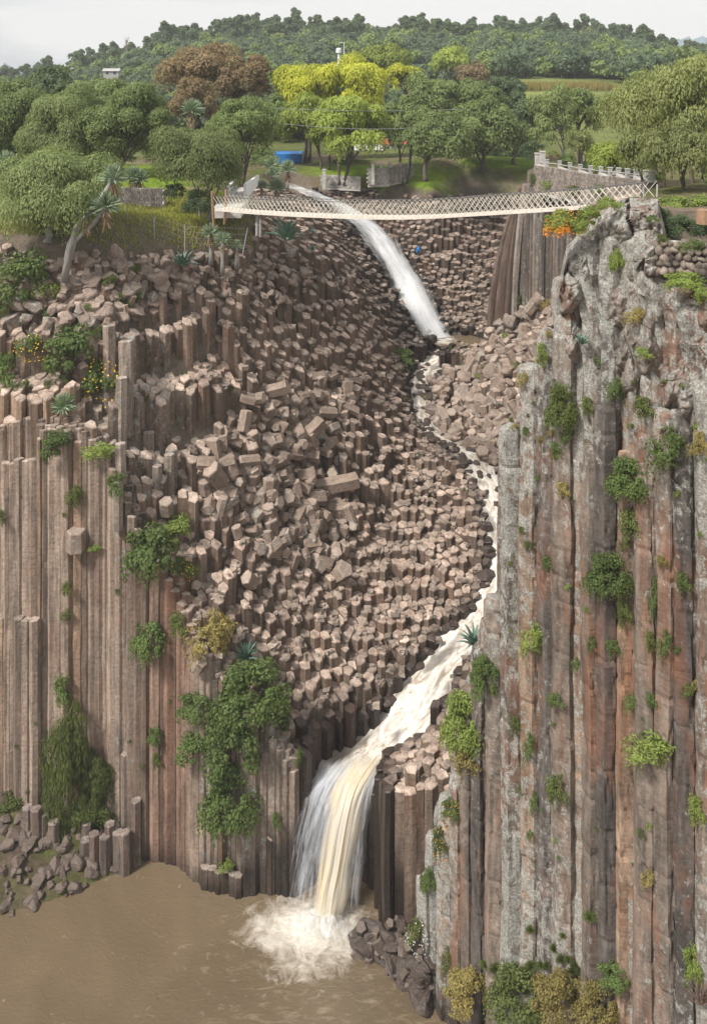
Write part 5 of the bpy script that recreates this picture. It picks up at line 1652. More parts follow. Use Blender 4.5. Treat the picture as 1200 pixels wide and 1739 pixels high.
def yucca(label, base_px, base_py, heads, Y, seed, trunk_r=0.16, cat='yucca'):
    """heads: (px, py, radius px); curved trunk from the base to each"""
    b = W(base_px, base_py, Y); rn = random.Random(seed)
    root = thing('yucca', label, cat, b)
    tm = MB()
    for (hx, hy, hr) in heads:
        h = W(hx, hy, Y) - b
        mid = Vector((h.x * 0.25, rn.uniform(-.2, .2), h.z * 0.5))
        q = Vector((h.x * .7, 0, h.z * .75))
        tube(tm, [(0, 0, -.5), mid * .5, mid, q, h], [trunk_r * 1.5, trunk_r * 1.1, trunk_r, trunk_r * .9, trunk_r * .9], 7)
    part('trunk', tm.mesh('trunk', M['palebark'], True), root)
    for (hx, hy, hr) in heads:
        h = W(hx, hy, Y) - b; r = 1.35 * hr * Y / FP
        for nm, n, lo, hi, mt in (('leaf_rosette', 150, -0.35, 1.45, 'yucca'), ('dead_skirt', 70, -1.5, -0.8, 'yucca_dead')):
            C, D = [], []
            L = r if nm == 'leaf_rosette' else r * 0.8
            for k in range(n):
                a = rn.uniform(0, 6.28); e = rn.uniform(lo, hi)
                d = Vector((math.cos(a) * math.cos(e), math.sin(a) * math.cos(e), math.sin(e)))
                if nm == 'dead_skirt': C.append(h + Vector((0, 0, -r * rn.uniform(0, .9))) + d * L * .4)
                else: C.append(h + d * L * .55)
                D.append(d)
            V, F, T = leaves_mesh('x', np.array([tuple(c) for c in C]), np.array([tuple(d) for d in D]), L, L * .12, np.full(n, .5), None)
            part(nm, quick_mesh(nm, V, F, M[mt], False, T), root)
    return root
yucca('tall leaning yucca with forked shaggy trunk at the cliff edge', 108,468,[(193,302,19),(180,350,22),(146,358,22)], 72.0, 1, 0.22)
yucca('small yucca in a clump of three on the rim, leftmost', 358,440,[(357,395,13)], 80, 2)
yucca('small yucca in a clump of three on the rim, middle', 378,458,[(378,408,12)], 79.5, 3)
yucca('small yucca in a clump of three on the rim, rightmost', 402,446,[(402,418,9)], 80, 4)
yucca('tall yucca head rising behind the brownish tree', 327,215,[(326,187,16)], 100, 5)
yucca('white tipped yucca with dry skirt right of the bridge steps', 488,318,[(488,287,13)], 108, 6)
yucca('dry skirted yucca nearest the blue shelter', 462,312,[(461,280,12)], 110, 7)
yucca('low yucca between the two dry skirted ones', 466,325,[(464,296,11)], 104, 8)
yucca('small yucca directly behind the bridge rail near the steps', 444,345,[(444,316,9)], 96, 9)
yucca('spreading yucca behind the bridge rail', 470,345,[(470,319,14)], 97, 10)
yucca('small ledge yucca standing on the left wall', 112,745,[(108,690,17)], 66.5, 11)
yucca('small yucca on top of the pale column beside the big shrub', 462,1235,[(461,1205,16)], 62.2, 12)
yucca('dark palm like yucca on the lawn in front of the stone wall', 230,318,[(224,300,15),(238,304,14)], 95, 13)
yucca('palm like yucca at the left edge on the lawn', 8,300,[(8,278,18)], 95, 14)
# ------------------------------------------------------------------ loose rock
RK = []
for k in range(8):
    sx, sy, sz = random.uniform(.8, 1.25), random.uniform(.8, 1.2), random.uniform(.6, .95)
    V, F = rock_arrays(60 + k, sx, sy, sz, 22, 14, 0.07, 1.0)
    v = 0.85 + 0.3 * random.random()
    RK.append(quick_mesh('boulder', V, F, M['boulder'], False, np.repeat(np.array([(0.29 * v, 0.225 * v, 0.185 * v)]), len(V), 0), np.repeat(np.array([(0, random.uniform(0.1, .7), .1)]), len(V), 0)))
RKW = []
for k in range(4):
    V, F = rock_arrays(80 + k, 1, random.uniform(.8, 1.2), random.uniform(.6, .9), 22, 14, 0.08, 1.0)
    RKW.append(quick_mesh('wet_rock', V, F, M['boulder'], False, np.repeat(np.array([(0.25, 0.19, 0.16)]), len(V), 0), np.repeat(np.array([(0.8, .1, 0)]), len(V), 0)))
RC = []
for k in range(10):
    mb = MB(); rn = random.Random(k + 3)
    L = rn.choice((1.0, 1.2, 1.5, 1.9, 1.1)) * (1.35 if k == 9 else 1)
    n = rn.choice((5, 6, 6)); ring = []
    for q in range(n):
        a = 2 * math.pi * (q + rn.uniform(-.18, .18)) / n
        ring.append((math.cos(a) * 0.5, math.sin(a) * 0.5 * rn.uniform(.85, 1.1)))
    v = 0.85 + 0.3 * rn.random()
    column_mesh(mb, ring, L / 2, -L / 2, (0.29 * v, 0.22 * v, 0.175 * v), (0.40 * v, 0.315 * v, 0.26 * v), (0, rn.uniform(.1, .75), .08), tilt=(rn.uniform(-.15, .15), rn.uniform(-.15, .15)), seed=k * .137, segd=.5)
    # chamfered lower end
    b = len(mb.v); c = [(x * .82, y * .82, -L / 2 - .06) for x, y in ring]
    mb.add(c, [tuple(range(n))[::-1]], (0.36 * v, 0.30 * v, 0.25 * v), (0, .3, 0))
    for q in range(n): mb.f.append((q, b + q, b + (q + 1) % n, (q + 1) % n)); mb.m.append(0)
    RC.append(mb.mesh('fallen_column', M['boulder']))
rr2 = random.Random(77)
def place(me, name, px, py, size, lab, cat, grp, mode='rock', lift=0.25, pt=None):
    h = hit(px, py)
    if h is None or (py < 1300 and h[0].y < 69): return None
    p, nrm = h[0], h[1]
    o = link(bpy.data.objects.new(name, me))
    o.location = p + Vector((0, -0.15, size * lift))
    if mode == 'col':
        if rr2.random() < .35: o.rotation_euler = (rr2.uniform(-.4, .4), rr2.uniform(-.4, .4), rr2.uniform(0, 6.28))
        else: o.rotation_euler = Euler((R(90) + rr2.uniform(-.5, .5), 0, rr2.uniform(0, 6.28))).to_matrix().to_euler()
    else: o.rotation_euler = (rr2.uniform(-.6, .6), rr2.uniform(-.6, .6), rr2.uniform(0, 6.28))
    s = size * rr2.uniform(.85, 1.15)
    o.scale = (s, s, s)
    tag(o, lab, cat, grp)
    return o
# tumbled column pieces on the middle of the slope
def inpoly(px, py, poly): return bool(pip(np.array([px]), np.array([py]), poly)[0])
DZ = [(370, 720), (430, 670), (520, 640), (600, 640), (600, 700), (560, 760), (610, 850), (600, 920), (560, 980), (480, 960), (420, 920), (360, 880), (340, 800)]
k = 0
big = [('large lichened slab of column lying across the tumbled blocks', 572, 826, 1.5, 9, (0, 1.45, .15)), ('long pale column piece lying above the tumbled blocks', 462, 668, 1.25, 9, (.6, 1.2, .4)),
       ('fat fallen column leaning head up below the tumbled blocks', 578, 975, 1.35, 3, (.5, .7, 0)), ('orange tinted column block tipped over on the stubs', 424, 990, 1.0, 3, (.5, -.6, 0)),
       ('long square column piece leaning downhill left of the blocks', 370, 820, 1.35, 9, (.5, -.5, .3)), ('large round block at the top of the tumbled blocks', 452, 762, 1.5, 0, (.2, .5, 0)),
       ('second lichened slab lying just under the large one', 575, 870, 1.3, 9, (0, 1.6, .1)), ('long block lying on its side at the centre of the pile', 520, 745, 1.5, 9, (0, 1.0, .5)),
       ('isolated square block sitting on the left wall columns', 132, 922, 1.25, 0, (0, 0, .3)), ('lichened round stub on the brink above the yellow flowers', 284, 866, .95, 0, (.3, 0, 0)),
       ('pale block caught in the shrubs on the wall', 340, 1134, .8, 0, (.3, .5, 0))]
for lb, a, b, s, mi, rt in big:
    h = hit(a, b)
    o = link(bpy.data.objects.new('tumbled_block', RC[mi])); o.location = h[0] + Vector((0, -0.3, .4)); o.scale = (s * 1.15, s * 1.15, s); o.rotation_euler = rt
    tag(o, lb, 'fallen column')
while k < 245:
    px, py = rr2.uniform(340, 620), rr2.uniform(640, 985)
    if not inpoly(px, py, DZ): continue
    if place(RC[rr2.randrange(9)], 'tumbled_block', px, py, rr2.uniform(.8, 1.25), 'tumbled hexagonal column piece in the loose pile on the middle of slope', 'fallen column', 'tumbled column pieces', 'col', .17): k += 1
# weathered blocks along the upper left rim
k = 0
RZ = [(0, 425), (430, 425), (520, 400), (560, 470), (470, 520), (330, 500), (180, 545), (60, 560), (0, 560)]
while k < 230:
    px, py = rr2.uniform(0, 560), rr2.uniform(402, 560)
    if not inpoly(px, py, RZ): continue
    s = rr2.uniform(.35, .85) if px < 320 else rr2.uniform(.3, .6)
    if place(RK[rr2.randrange(8)] if k % 5 > 1 else RC[rr2.randrange(9)], 'boulder', px, py, s, 'weathered angular boulder on the rim of the left cliff', 'boulder', 'boulders on the left rim', 'rock', -.38): k += 1
k = 0
while k < 240:
    px, py = rr2.uniform(715, 945), rr2.uniform(500, 790)
    # slope right of the stream
    if not inpoly(px, py, [(735, 640), (800, 600), (850, 545), (925, 500), (960, 560), (930, 640), (900, 720), (855, 790), (800, 770), (760, 745), (722, 690)]): continue
    if place(RK[rr2.randrange(8)] if k % 2 else RC[rr2.randrange(9)], 'slope_rock', px, py, rr2.uniform(.45, .85) if k % 2 else rr2.uniform(.9, 1.4), 'loose boulder on the slope right of the rapids', 'boulder', 'boulders right of the rapids', 'rock', -.08): k += 1
# small broken stone lying over the whole slope: too many to count
qs = np.argsort(hsh(iu, ju, 8.0))
Vl, Fl, Tl, nb_ = [], [], [], 0
cnt = 0
for q in qs:
    if not alive[q] or bed[q] or not (300 < PXc[q] < 850) or not (430 < PYc[q] < 1200) or isR[q]: continue
    for _ in range(rr2.randint(1, 3)):
        s = rr2.uniform(.07, .24); c = np.array((cx[q] + rr2.uniform(-.45, .45), cy[q] + rr2.uniform(-.45, .45), zt[q] + s * .25))
        b8 = np.array([(x, y, z) for x in (-1, 1) for y in (-1, 1) for z in (-.7, .7)]) * (1 + 0.35 * RNG.normal(size=(8, 3))) * s
        Vl.append(b8 + c); Fl.append(np.array([(0, 1, 3, 2), (4, 6, 7, 5), (0, 4, 5, 1), (2, 3, 7, 6), (0, 2, 6, 4), (1, 5, 7, 3)]) + nb_); nb_ += 8
        v = rr2.uniform(.5, 1.2); Tl.append(np.repeat(np.array([(.36 * v, .29 * v, .24 * v)]), 8, 0))
    cnt += 1
    if cnt > 900: break
tag(link(bpy.data.objects.new('rubble', quick_mesh('rubble', np.concatenate(Vl), np.concatenate(Fl), M['boulder'], False, np.concatenate(Tl), np.zeros((nb_, 3)) + (0, .3, .15)))), 'small broken stones littering the stepped slope of columns', 'rubble', kind='stuff')
# wet rocks in and along the stream
k = 0
while k < 110:
    i = rr2.uniform(0.6, len(SP) - 2.2) if k < 62 else rr2.uniform(0.8, 8.0); j = int(i); f = i - j
    p = SP[j] * (1 - f) + SP[j + 1] * f
    d = SP[j + 1] - SP[j]; nr = Vector((-d[1], d[0])).normalized()
    if k < 62: off = (p[3] + rr2.uniform(0.15, 0.6)) * rr2.choice((-1, 1))
    else: off = p[3] * rr2.uniform(-.8, .8)
    if k >= 62 and i > 7: i = i; 
    o = link(bpy.data.objects.new('wet_rock', RKW[rr2.randrange(4)]))
    s = rr2.uniform(.3, .8) if k < 62 else rr2.uniform(.25, .5)
    o.location = (p[0] + nr.x * off, p[1] + nr.y * off, p[2] + 0.05); o.scale = (s, s, s * .8); o.rotation_euler = (0, 0, rr2.uniform(0, 6))
    tag(o, 'dark wet rock at the edge of the foaming stream' if k < 62 else 'dark wet rock standing in the middle of the foaming stream', 'wet rock', 'wet rocks along the stream edge' if k < 62 else 'wet rocks in the stream'); k += 1
# rubble at the foot of the lower fall
mb = MB()   # solid core of that heap
V, F = rock_arrays(5, 3.5, 1.2, 2.1, 40, 24, .4, .4)
V[:, 1] += V[:, 0] * -0.45
c = np.array(W(668, 1650, 57.4)); c[2] = POOL_Z - 0.3
hm = quick_mesh('rubble_heap', V + c, F, M['boulder'], False, np.repeat(np.array([(0.17, 0.13, 0.11)]), len(V), 0), np.repeat(np.array([(0.7, 0, 0)]), len(V), 0))
hmo = tag(link(bpy.data.objects.new('rubble_slope', hm)), kind='structure')
BV.append(bvh_of(hmo))

k = 0
RZ2 = [(588, 1552), (640, 1530), (690, 1560), (735, 1640), (735, 1705), (700, 1695), (640, 1660), (588, 1610)]
DRM = [RKW[0], RKW[1], RKW[2], RKW[3]]
for q in range(6):
    m_ = RC[q].copy(); w_ = np.tile(np.array((0.62, 0.1, 0, 1), np.float32), len(m_.vertices)); m_.attributes['wls'].data.foreach_set('color', w_); DRM.append(m_)
while k < 64:
    px, py = rr2.uniform(588, 735), rr2.uniform(1530, 1705)
    if not inpoly(px, py, RZ2): continue
    h = hit(px, py)
    if h is None or h[0].y > 61: continue
    o = link(bpy.data.objects.new('dark_rock', DRM[k % 10])); s = rr2.uniform(.35, .8)
    o.location = (h[0].x, h[0].y - .1, max(h[0].z, POOL_Z - .1)); o.scale = (s, s, s); o.rotation_euler = (rr2.uniform(-.7, .7), rr2.uniform(-.7, .7), rr2.uniform(0, 6))
    tag(o, ('dark wet rock low at the waterline right of the lower waterfall' if py > 1640 else 'dark wet rock high in the heap right of the lower waterfall' if py < 1590 else 'dark wet rock midway up the heap right of the lower waterfall'), 'rock', 'dark rocks right of the lower fall'); k += 1

# bank at the lower left
bx_, by_ = np.meshgrid(np.arange(-42, -12.5, 0.25), np.arange(57, 67.5, 0.25), indexing='ij')
ex, ey = -14.2, 64.9
sh = np.interp(bx_, [-42, -30, -24, -20.5, -17.8, -15.5, -13], [56, 58.5, 60.2, 61.4, 62.9, 64.3, 67])
bh = POOL_Z + 0.05 + np.clip((by_ - sh) * 0.62, -1, 3.6) + 0.45 * n2(bx_, by_, 0.8, 3) + 0.2 * n2(bx_, by_, 2.5, 7)
bh = np.where(by_ > sh, bh, np.minimum(bh, POOL_Z - 0.4))
nbx, nby = bx_.shape; idb = np.arange(nbx * nby).reshape(nbx, nby)
Fb = np.stack([idb[:-1, :-1], idb[1:, :-1], idb[1:, 1:], idb[:-1, 1:]], -1).reshape(-1, 4)
gm = np.clip(0.55 + 1.6 * n2(bx_, by_, 0.5, 13), 0, 1).ravel()[:, None]
Tb = np.array((0.10, 0.072, 0.058))[None] * (1 - gm) + np.array((0.085, 0.09, 0.03))[None] * gm
bo = link(bpy.data.objects.new('bank', quick_mesh('bank', np.stack([bx_, by_, bh], -1).reshape(-1, 3), Fb, bpy.data.materials['soil_and_grass'], True, Tb)))
tag(bo, kind='structure')
BV.append(bvh_of(bo))
BKM = []
for q in range(3):
    m_ = RKW[q].copy(); w_ = np.tile(np.array((0.25 + .1 * q, 0.3, .35, 1), np.float32), len(m_.vertices)); m_.attributes['wls'].data.foreach_set('color', w_); BKM.append(m_)
k = 0
while k < 90:
    px, py = rr2.uniform(0, 240), rr2.uniform(1385, 1560)
    if not inpoly(px, py, [(0, 1370), (200, 1400), (245, 1460), (170, 1500), (60, 1545), (0, 1560)]): continue
    if place(DRM[4 + k % 6] if k % 3 == 0 else BKM[k % 3], 'bank_rock', px, py, rr2.uniform(.18, .55), 'stone scattered on the earthy bank at the lower left', 'stone', 'stones on the bank', 'col' if k % 3 == 0 else 'rock', .1): k += 1
# low broken columns standing at the foot of the left wall
mbf = MB()
for (px, Y, tp) in [(47,64.2,1370),(62,64,1372),(75,64.2,1380),(90,63.9,1395),(145,63.8,1425),(160,63.6,1415),(178,63.4,1420),(186,63.8,1398),(200,63.6,1412),(213,63.4,1412),(231,64.2,1358),(215,64.9,1278),(148,64.5,1395),(178,64.4,1435),(120,64.2,1440)]:
    x, y = XY(px, Y); z = W(px, tp, Y).z
    rg = [(x + .42 * math.cos(a + px), y + .42 * math.sin(a + px)) for a in [i * math.pi / 3 for i in range(6)]]
    column_mesh(mbf, rg, z, -60, (0.19, 0.15, 0.125), (0.30, 0.25, 0.22), (.05, .35, .1), tilt=(.05, -.1), seed=px * .01)
for (px, py, w_, tp, bt) in ((186,640,.55,552,700),(214,660,.6,578,740),(206,690,.5,640,760),(252,740,.5,733,800),(288,800,.45,770,870),(268,800,.4,790,850),(205,800,.45,752,830),(200,880,.4,818,900)):
    h = hit(px, py)
    Yc_ = h[0].y - .35; x, y = XY(px, Yc_); rg = [(x + w_ * math.cos(a + px), y + w_ * math.sin(a + px)) for a in [i * math.pi / 3 for i in range(6)]]
    column_mesh(mbf, rg, W(px, tp, Yc_).z, W(px, bt, Yc_).z, (0.31, 0.26, 0.215), (0.42, 0.36, 0.31), (0, .5, .05), tilt=(.05, -.15), seed=px * .013, segd=.7)
tag(mbf.obj('broken_column_cliff', M['column']), kind='structure')

# grass on the left rim (countless blades)
n = 26000
gxs = RNG.uniform(-34, -7, n * 2); gys = RNG.uniform(75, 96, n * 2)
keepg = n2(gxs, gys, 0.35, 4) > -0.25
gxs, gys = gxs[keepg][:n], gys[keepg][:n]
gzs = np.array([gheight(a, b) for a, b in zip(gxs, gys)])
_, gp = projpx(gxs, gys, gzs)
ok = (gp < 430) & (gzs > -20)
gxs, gys, gzs = gxs[ok], gys[ok], gzs[ok]
Cg = np.stack([gxs, gys, gzs + .16], -1); Dg = RNG.normal(size=(len(gxs), 3)) * .35 + np.array((0, 0, 1))
Vg, Fg, Tg = leaves_mesh('g', Cg, Dg, RNG.uniform(.3, .65, len(gxs)), .07, np.clip(.5 + .6 * n2(gxs, gys, .4, 5) + RNG.normal(size=len(gxs)) * .2, 0, 1), None)
tag(link(bpy.data.objects.new('grass', quick_mesh('grass', Vg, Fg, M['grassy'], False, Tg))), 'dry and green grass covering the left rim behind the boulders', 'grass', kind='stuff')

# ------------------------------------------------------------------ rope bridge
BR = catmull([W(372, 352, 79.5), W(440, 358, 76), W(560, 364, 71), W(700, 366, 66), (W(850, 358, 60.2)), W(1000, 348, 54.8), W(1104, 338, 51.6)], 14)
bridge = thing('rope_bridge', 'long sagging footbridge with pale rope lattice sides crossing the gorge', 'footbridge', tuple(BR[0]))
b0 = Vector(BR[0])
mbd = MB(); hw_ = 0.62
tan = [(Vector(BR[min(i+1, len(BR)-1)]) - Vector(BR[max(i-1, 0)])).normalized() for i in range(len(BR))]
side = [Vector((-t.y, t.x, 0)).normalized() for t in tan]
vs, fs = [], []
for p, s in zip(BR, side):
    p = Vector(p) - b0
    for a, z in ((-1, 0), (1, 0), (1, -.2), (-1, -.2)): vs.append(p + s * a * hw_ + Vector((0, 0, z)))
for i in range(len(BR) - 1):
    for j in range(4): fs.append((i*4+j, i*4+(j+1)%4, i*4+4+(j+1)%4, i*4+4+j))
mbd.add(vs, fs)
mbd.obj('deck', M['planks'], bridge)
Ls = np.concatenate([[0], np.cumsum([np.linalg.norm(BR[i+1] - BR[i]) for i in range(len(BR)-1)])])
def bpt(l, sgn, h):
    l = min(max(l, 0), Ls[-1]); i = min(int(np.searchsorted(Ls, l, 'right')) - 1, len(BR) - 2); f = (l - Ls[i]) / (Ls[i+1] - Ls[i])
    p = Vector(BR[i]).lerp(Vector(BR[i+1]), f); s = side[i].lerp(side[i+1], f)
    rh = 1.14 - 0.12 * max(0, (l / Ls[-1] - .7) / .3)
    return p + s * sgn * hw_ * (1 + .25 * h) + Vector((0, 0, rh * h)) - b0
for sg in (-1, 1):
    ml = MB(); st = 0.5
    nL = int(Ls[-1] / st)
    for i in range(-2, nL + 1):
        for dr in (0, 1):
            a, b = (i * st, (i + 2) * st) if dr else ((i + 2) * st, i * st)
            if min(a, b) < 0 or max(a, b) > Ls[-1]: continue
            tube(ml, [bpt(a, sg, 0), bpt(b, sg, 1)], 0.019, 4, cap=False)
    lat = ml.obj('rope_lattice', M['rope'], bridge)
    mh = MB(); tube(mh, [bpt(l, sg, 1) for l in np.linspace(0, Ls[-1], 60)], 0.03, 5)
    mh.obj('handrail_cable', M['cable'], lat)
mt_ = MB()
for l in (0.0,):
    for sg in (-1, 1): tube(mt_, [bpt(l, sg, 0) + Vector((0, 0, -1.6)), bpt(l, sg, 1.35)], .13, 6)
mt_.obj('end_posts', M['wood'], bridge)
mt_ = MB()
for sg in (-1, 1): tube(mt_, [bpt(Ls[-1], sg, 0) + Vector((0, 0, -1.2)), bpt(Ls[-1], sg, .8)], .05, 6)
mt_.obj('end_posts', M['post'], bridge)
for q, (px, py) in enumerate(((436, 388), (442, 390))):
    mb = MB(); p = W(px, py, 76.4 - q * .7); t_ = W(px, 358, 76.4 - q * .7)
    tube(mb, [(0, 0, -.6), (0.02, 0, (t_ - p).z - .2)], .11, 8)
    o = mb.obj('support_post', M['palebark'] if q else M['post'], loc=p)
    tag(o, ('grey round post, left one of two under the bridge deck', 'brownish round post, right one of two under the bridge deck')[q], 'post')

# wire fence on the left rim
fr = thing('wire_fence', 'thin wire fence on grey posts along the grassy left rim', 'fence', W(0, 410, 79))
FPX = [(16,358,402),(118,372,418),(170,378,420),(216,365,410),(262,370,416),(314,372,420),(412,378,425)]
tops = []
for k, (a, t, b) in enumerate(FPX):
    mb = MB(); Yp = 78.2 + 0.3 * (k % 2); x = XY(a, Yp)[0]; zb = max(W(a, b, Yp).z, gheight(x, Yp)) ; zt2 = zb + 2.05
    ln = 0.45 if k == 6 else (0.15 if k == 1 else 0)
    o_ = Vector((x, Yp, 0)) - Vector(fr.location)
    tube(mb, [(o_.x, o_.y, zb - .4 - fr.location.z), (o_.x + ln, o_.y, zt2 - fr.location.z)], .05, 6)
    mb.obj('post', M['wire'], fr); tops.append((o_.x, o_.y, zb - fr.location.z, ln))
mb = MB()
for h in (.4, .9, 1.4, 1.9):
    tube(mb, [(x + ln * h / 2, y, z + h) for x, y, z, ln in tops], .006, 3, cap=False)
mb.obj('wires', M['wire'], fr)

# ------------------------------------------------------------------ masonry
def stone_wall(name, label, pts, h, th, cat='stone wall', cell=0.38, seed=1, mat='wallstone', tint=(0.34, 0.29, 0.25), drop=0.5, cap=None):
    """wall of separate-looking stones; pts: (x,y,ztop) along its line"""
    root = thing(name, label, cat, pts[0])
    rn = random.Random(seed); mb = MB(); mc = MB()
    o = Vector(pts[0])
    for i in range(len(pts) - 1):
        a, b = Vector(pts[i]), Vector(pts[i+1]); L = (b - a).length; d = (b - a) / L; rot = math.atan2(d.y, d.x)
        box(mc, (a + b) / 2 - o + Vector((0, 0, -(h + drop) / 2 - .05)), (L, th * .8, h + drop), rot)
        nn_ = int(L / cell); rows_ = int((h + drop) / (cell * .8))
        for r in range(rows_):
            for k in range(nn_):
                f = (k + .5 * (r % 2) + rn.uniform(-.12, .12)) / max(1, nn_)
                if f > 1: continue
                c = a.lerp(b, f) - o + Vector((0, 0, -(r + .5) * cell * .8))
                s = (cell * rn.uniform(.85, 1.05), th * rn.uniform(.98, 1.12), cell * .8 * rn.uniform(.85, 1.0))
                v = rn.uniform(.65, 1.25)
                box(mb, c, s, rot + rn.uniform(-.06, .06), rn.uniform(-.05, .05), tint=tuple(t * v for t in tint), wls=(0, rn.uniform(0, .5), .1))
    mc.obj('mortar', M['concrete'], root)
    so = mb.obj('stones', M[mat], root)
    return root
stone_wall('stone_wall', 'low dark stone wall below the lawn left of the bridge', [tuple(W(205, 318, 92)), tuple(W(240, 319, 91)), tuple(W(280, 320, 90))], 1.7, .5, seed=2, tint=(.13, .11, .10))
stone_wall('stone_wall', 'pale stone terrace wall left of the forked lime green tree', [tuple(W(545, 297, 132)), tuple(W(575, 297, 132)), tuple(W(612, 300, 131))], 1.6, .5, seed=3, tint=(.42, .39, .36))
stone_wall('stone_wall', 'stone terrace wall with white pillars right of the lime green tree', [tuple(W(625, 286, 130)), tuple(W(660, 284, 131)), tuple(W(700, 276, 136))], 2.2, .5, seed=4, tint=(.40, .37, .34))
def pillar(label, px, py0, py1, Y, w=.45, mat='white', cat='pillar', name='stone_pillar', group=None):
    mb = MB(); p = W(px, py1, Y); h = (W(px, py0, Y) - p).z
    box(mb, (0, 0, h / 2 - .3), (w, w, h + .6)); box(mb, (0, 0, h + .06), (w * 1.2, w * 1.2, .12))
    o = mb.obj(name, M[mat], loc=p); tag(o, label, cat, group); return o
pillar('free standing white pillar at the water side of the pale terrace', 550,288,315,130.5, .5, 'concrete')
for k, px in enumerate((633, 647, 661, 679)):
    pillar(('first white pillar from the left on terrace wall', 'second white pillar from the left on terrace wall', 'third white pillar from the left on terrace wall', 'white pillar nearest the lawn on terrace wall')[k], px, 279 - k, 306 - k, 129.7 + k * 1.2, .45, 'concrete')
# bridge steps, left end
st_ = thing('stone_steps', 'pale stone steps with two white parapets at the left end of the bridge', 'steps', W(400, 350, 84))
def wall_poly(parent, nm, A, B, h0, h1, th, mat):
    A = Vector(A) - parent.location; B = Vector(B) - parent.location; d = (B - A); s = Vector((-d.y, d.x, 0)).normalized() * th / 2
    vs = [A - s, A + s, A + s + Vector((0, 0, h0)), A - s + Vector((0, 0, h0)), B - s, B + s, B + s + Vector((0, 0, h1)), B - s + Vector((0, 0, h1))]
    mb = MB(); mb.add(vs, [(0, 3, 2, 1), (4, 5, 6, 7), (0, 1, 5, 4), (1, 2, 6, 5), (2, 3, 7, 6), (3, 0, 4, 7)]); return mb.obj(nm, M[mat], parent)
wall_poly(st_, 'parapet', W(416, 338, 86), W(438, 312, 97), 1.5, 1.0, .3, 'white')
wall_poly(st_, 'parapet', W(383, 345, 86), W(398, 318, 97), 1.4, .9, .3, 'white')
for k in range(7):
    f = k / 7; mb = MB(); a = W(400, 346, 86).lerp(W(418, 318, 97), f) - st_.location
    box(mb, a + Vector((0, 0, .1)), (1.9, 1.7, .5)); mb.obj('step', M['concrete'], st_)
mb = MB(); a = W(392, 347, 83) - st_.location; box(mb, a + Vector((0, 0, -.35)), (2.6, 5.5, .9)); mb.obj('landing', M['concrete'], st_)
# garden wall with posts and rails on the right rim
GW = [W(912, 280, 98.5), W(950, 285, 93), W(985, 292, 86.5), W(1020, 297, 80), W(1050, 300, 74.5), W(1080, 304, 68), W(1108, 308, 62)]
stone_wall('garden_wall', 'curved stone retaining wall along the right rim above the gorge', [tuple(g) for g in GW], 1.9, .6, 'retaining wall', .36, 7, tint=(.30, .25, .215), drop=1.2)
for k, (g, dpx) in enumerate(zip(catmull([tuple(g) for g in GW], 2)[1:], range(20))):
    mb = MB(); box(mb, (0, 0, .3), (.32, .32, .8)); box(mb, (0, 0, .72), (.4, .4, .08))
    o = mb.obj('stone_post', M['post'], loc=Vector(g) + Vector((0, 0, .02)))
    tag(o, 'stone post %s from the left on the garden wall' % ('first second third fourth fifth sixth seventh eighth ninth tenth eleventh twelfth'.split()[k]), 'post', 'posts on the garden wall')
mb = MB(); g0 = Vector(GW[0])
for h in (.38,): tube(mb, [Vector(g) - g0 + Vector((0, 0, h)) for g in GW], .05, 6)
o = mb.obj('rail', M['post'], loc=g0); tag(o, 'pale rail joining the stone posts on the right garden wall', 'rail')
for k, (a, t, b) in enumerate(((912, 261, 282), (921, 258, 281))):
    pillar(('left gate post of the garden at the rim corner', 'right, slightly taller gate post of the garden at the rim corner')[k], a, t, b, 99 - k, .5, 'concrete', 'gate post', 'gate_post')
# dry stone wall on the crag
dw = thing('stone_wall', 'rough wall of rounded stones under the dark hedge at the right edge', 'stone wall', tuple(W(1118, 412, 40.9)))
Vl, Fl, Tl, nb_ = [], [], [], 0
dwo = np.array(dw.location)
for r in range(5):
    for k in range(17):
        f = (k + .5 * (r % 2)) / 16; A = np.array(W(1112, 412, 41.0)); B = np.array(W(1330, 420, 38.6))
        c = A + (B - A) * f + np.array((rr2.uniform(-.05, .05), rr2.uniform(-.06, .06) - .12 * r * .3, -0.02 - .30 * r + rr2.uniform(-.05, .05)))
        V, F = rock_arrays(900 + r * 20 + k, .22 * rr2.uniform(.7, 1.2), .3, .22 * rr2.uniform(.8, 1.2), 14, 9, .12, .9)
        v = rr2.uniform(.6, 1.25); Vl.append(V + c - dwo); Fl.append(F + nb_); nb_ += len(V); Tl.append(np.repeat(np.array([(.22 * v, .18 * v, .15 * v)]), len(V), 0))
part('stones', quick_mesh('stones', np.concatenate(Vl), np.concatenate(Fl), M['boulder'], True, np.concatenate(Tl), np.zeros((nb_, 3)) + (0, .3, .1)), dw)
mb = MB(); A, B = W(1112, 412, 41.3), W(1330, 420, 38.9); box(mb, (A + B) / 2 - dw.location + Vector((0, .15, -.75)), ((B - A).length, .3, 1.5), math.atan2((B - A).y, (B - A).x)); mb.obj('core', M['concrete'], dw)
# stump
mb = MB(); tube(mb, [(0, 0, -.2), (0, 0, .45)], [.36, .33], 12); o = mb.obj('tree_stump', M['wood'], loc=W(1195, 372, 41)); tag(o, 'cut tree stump at the right edge beside the hedge', 'stump')

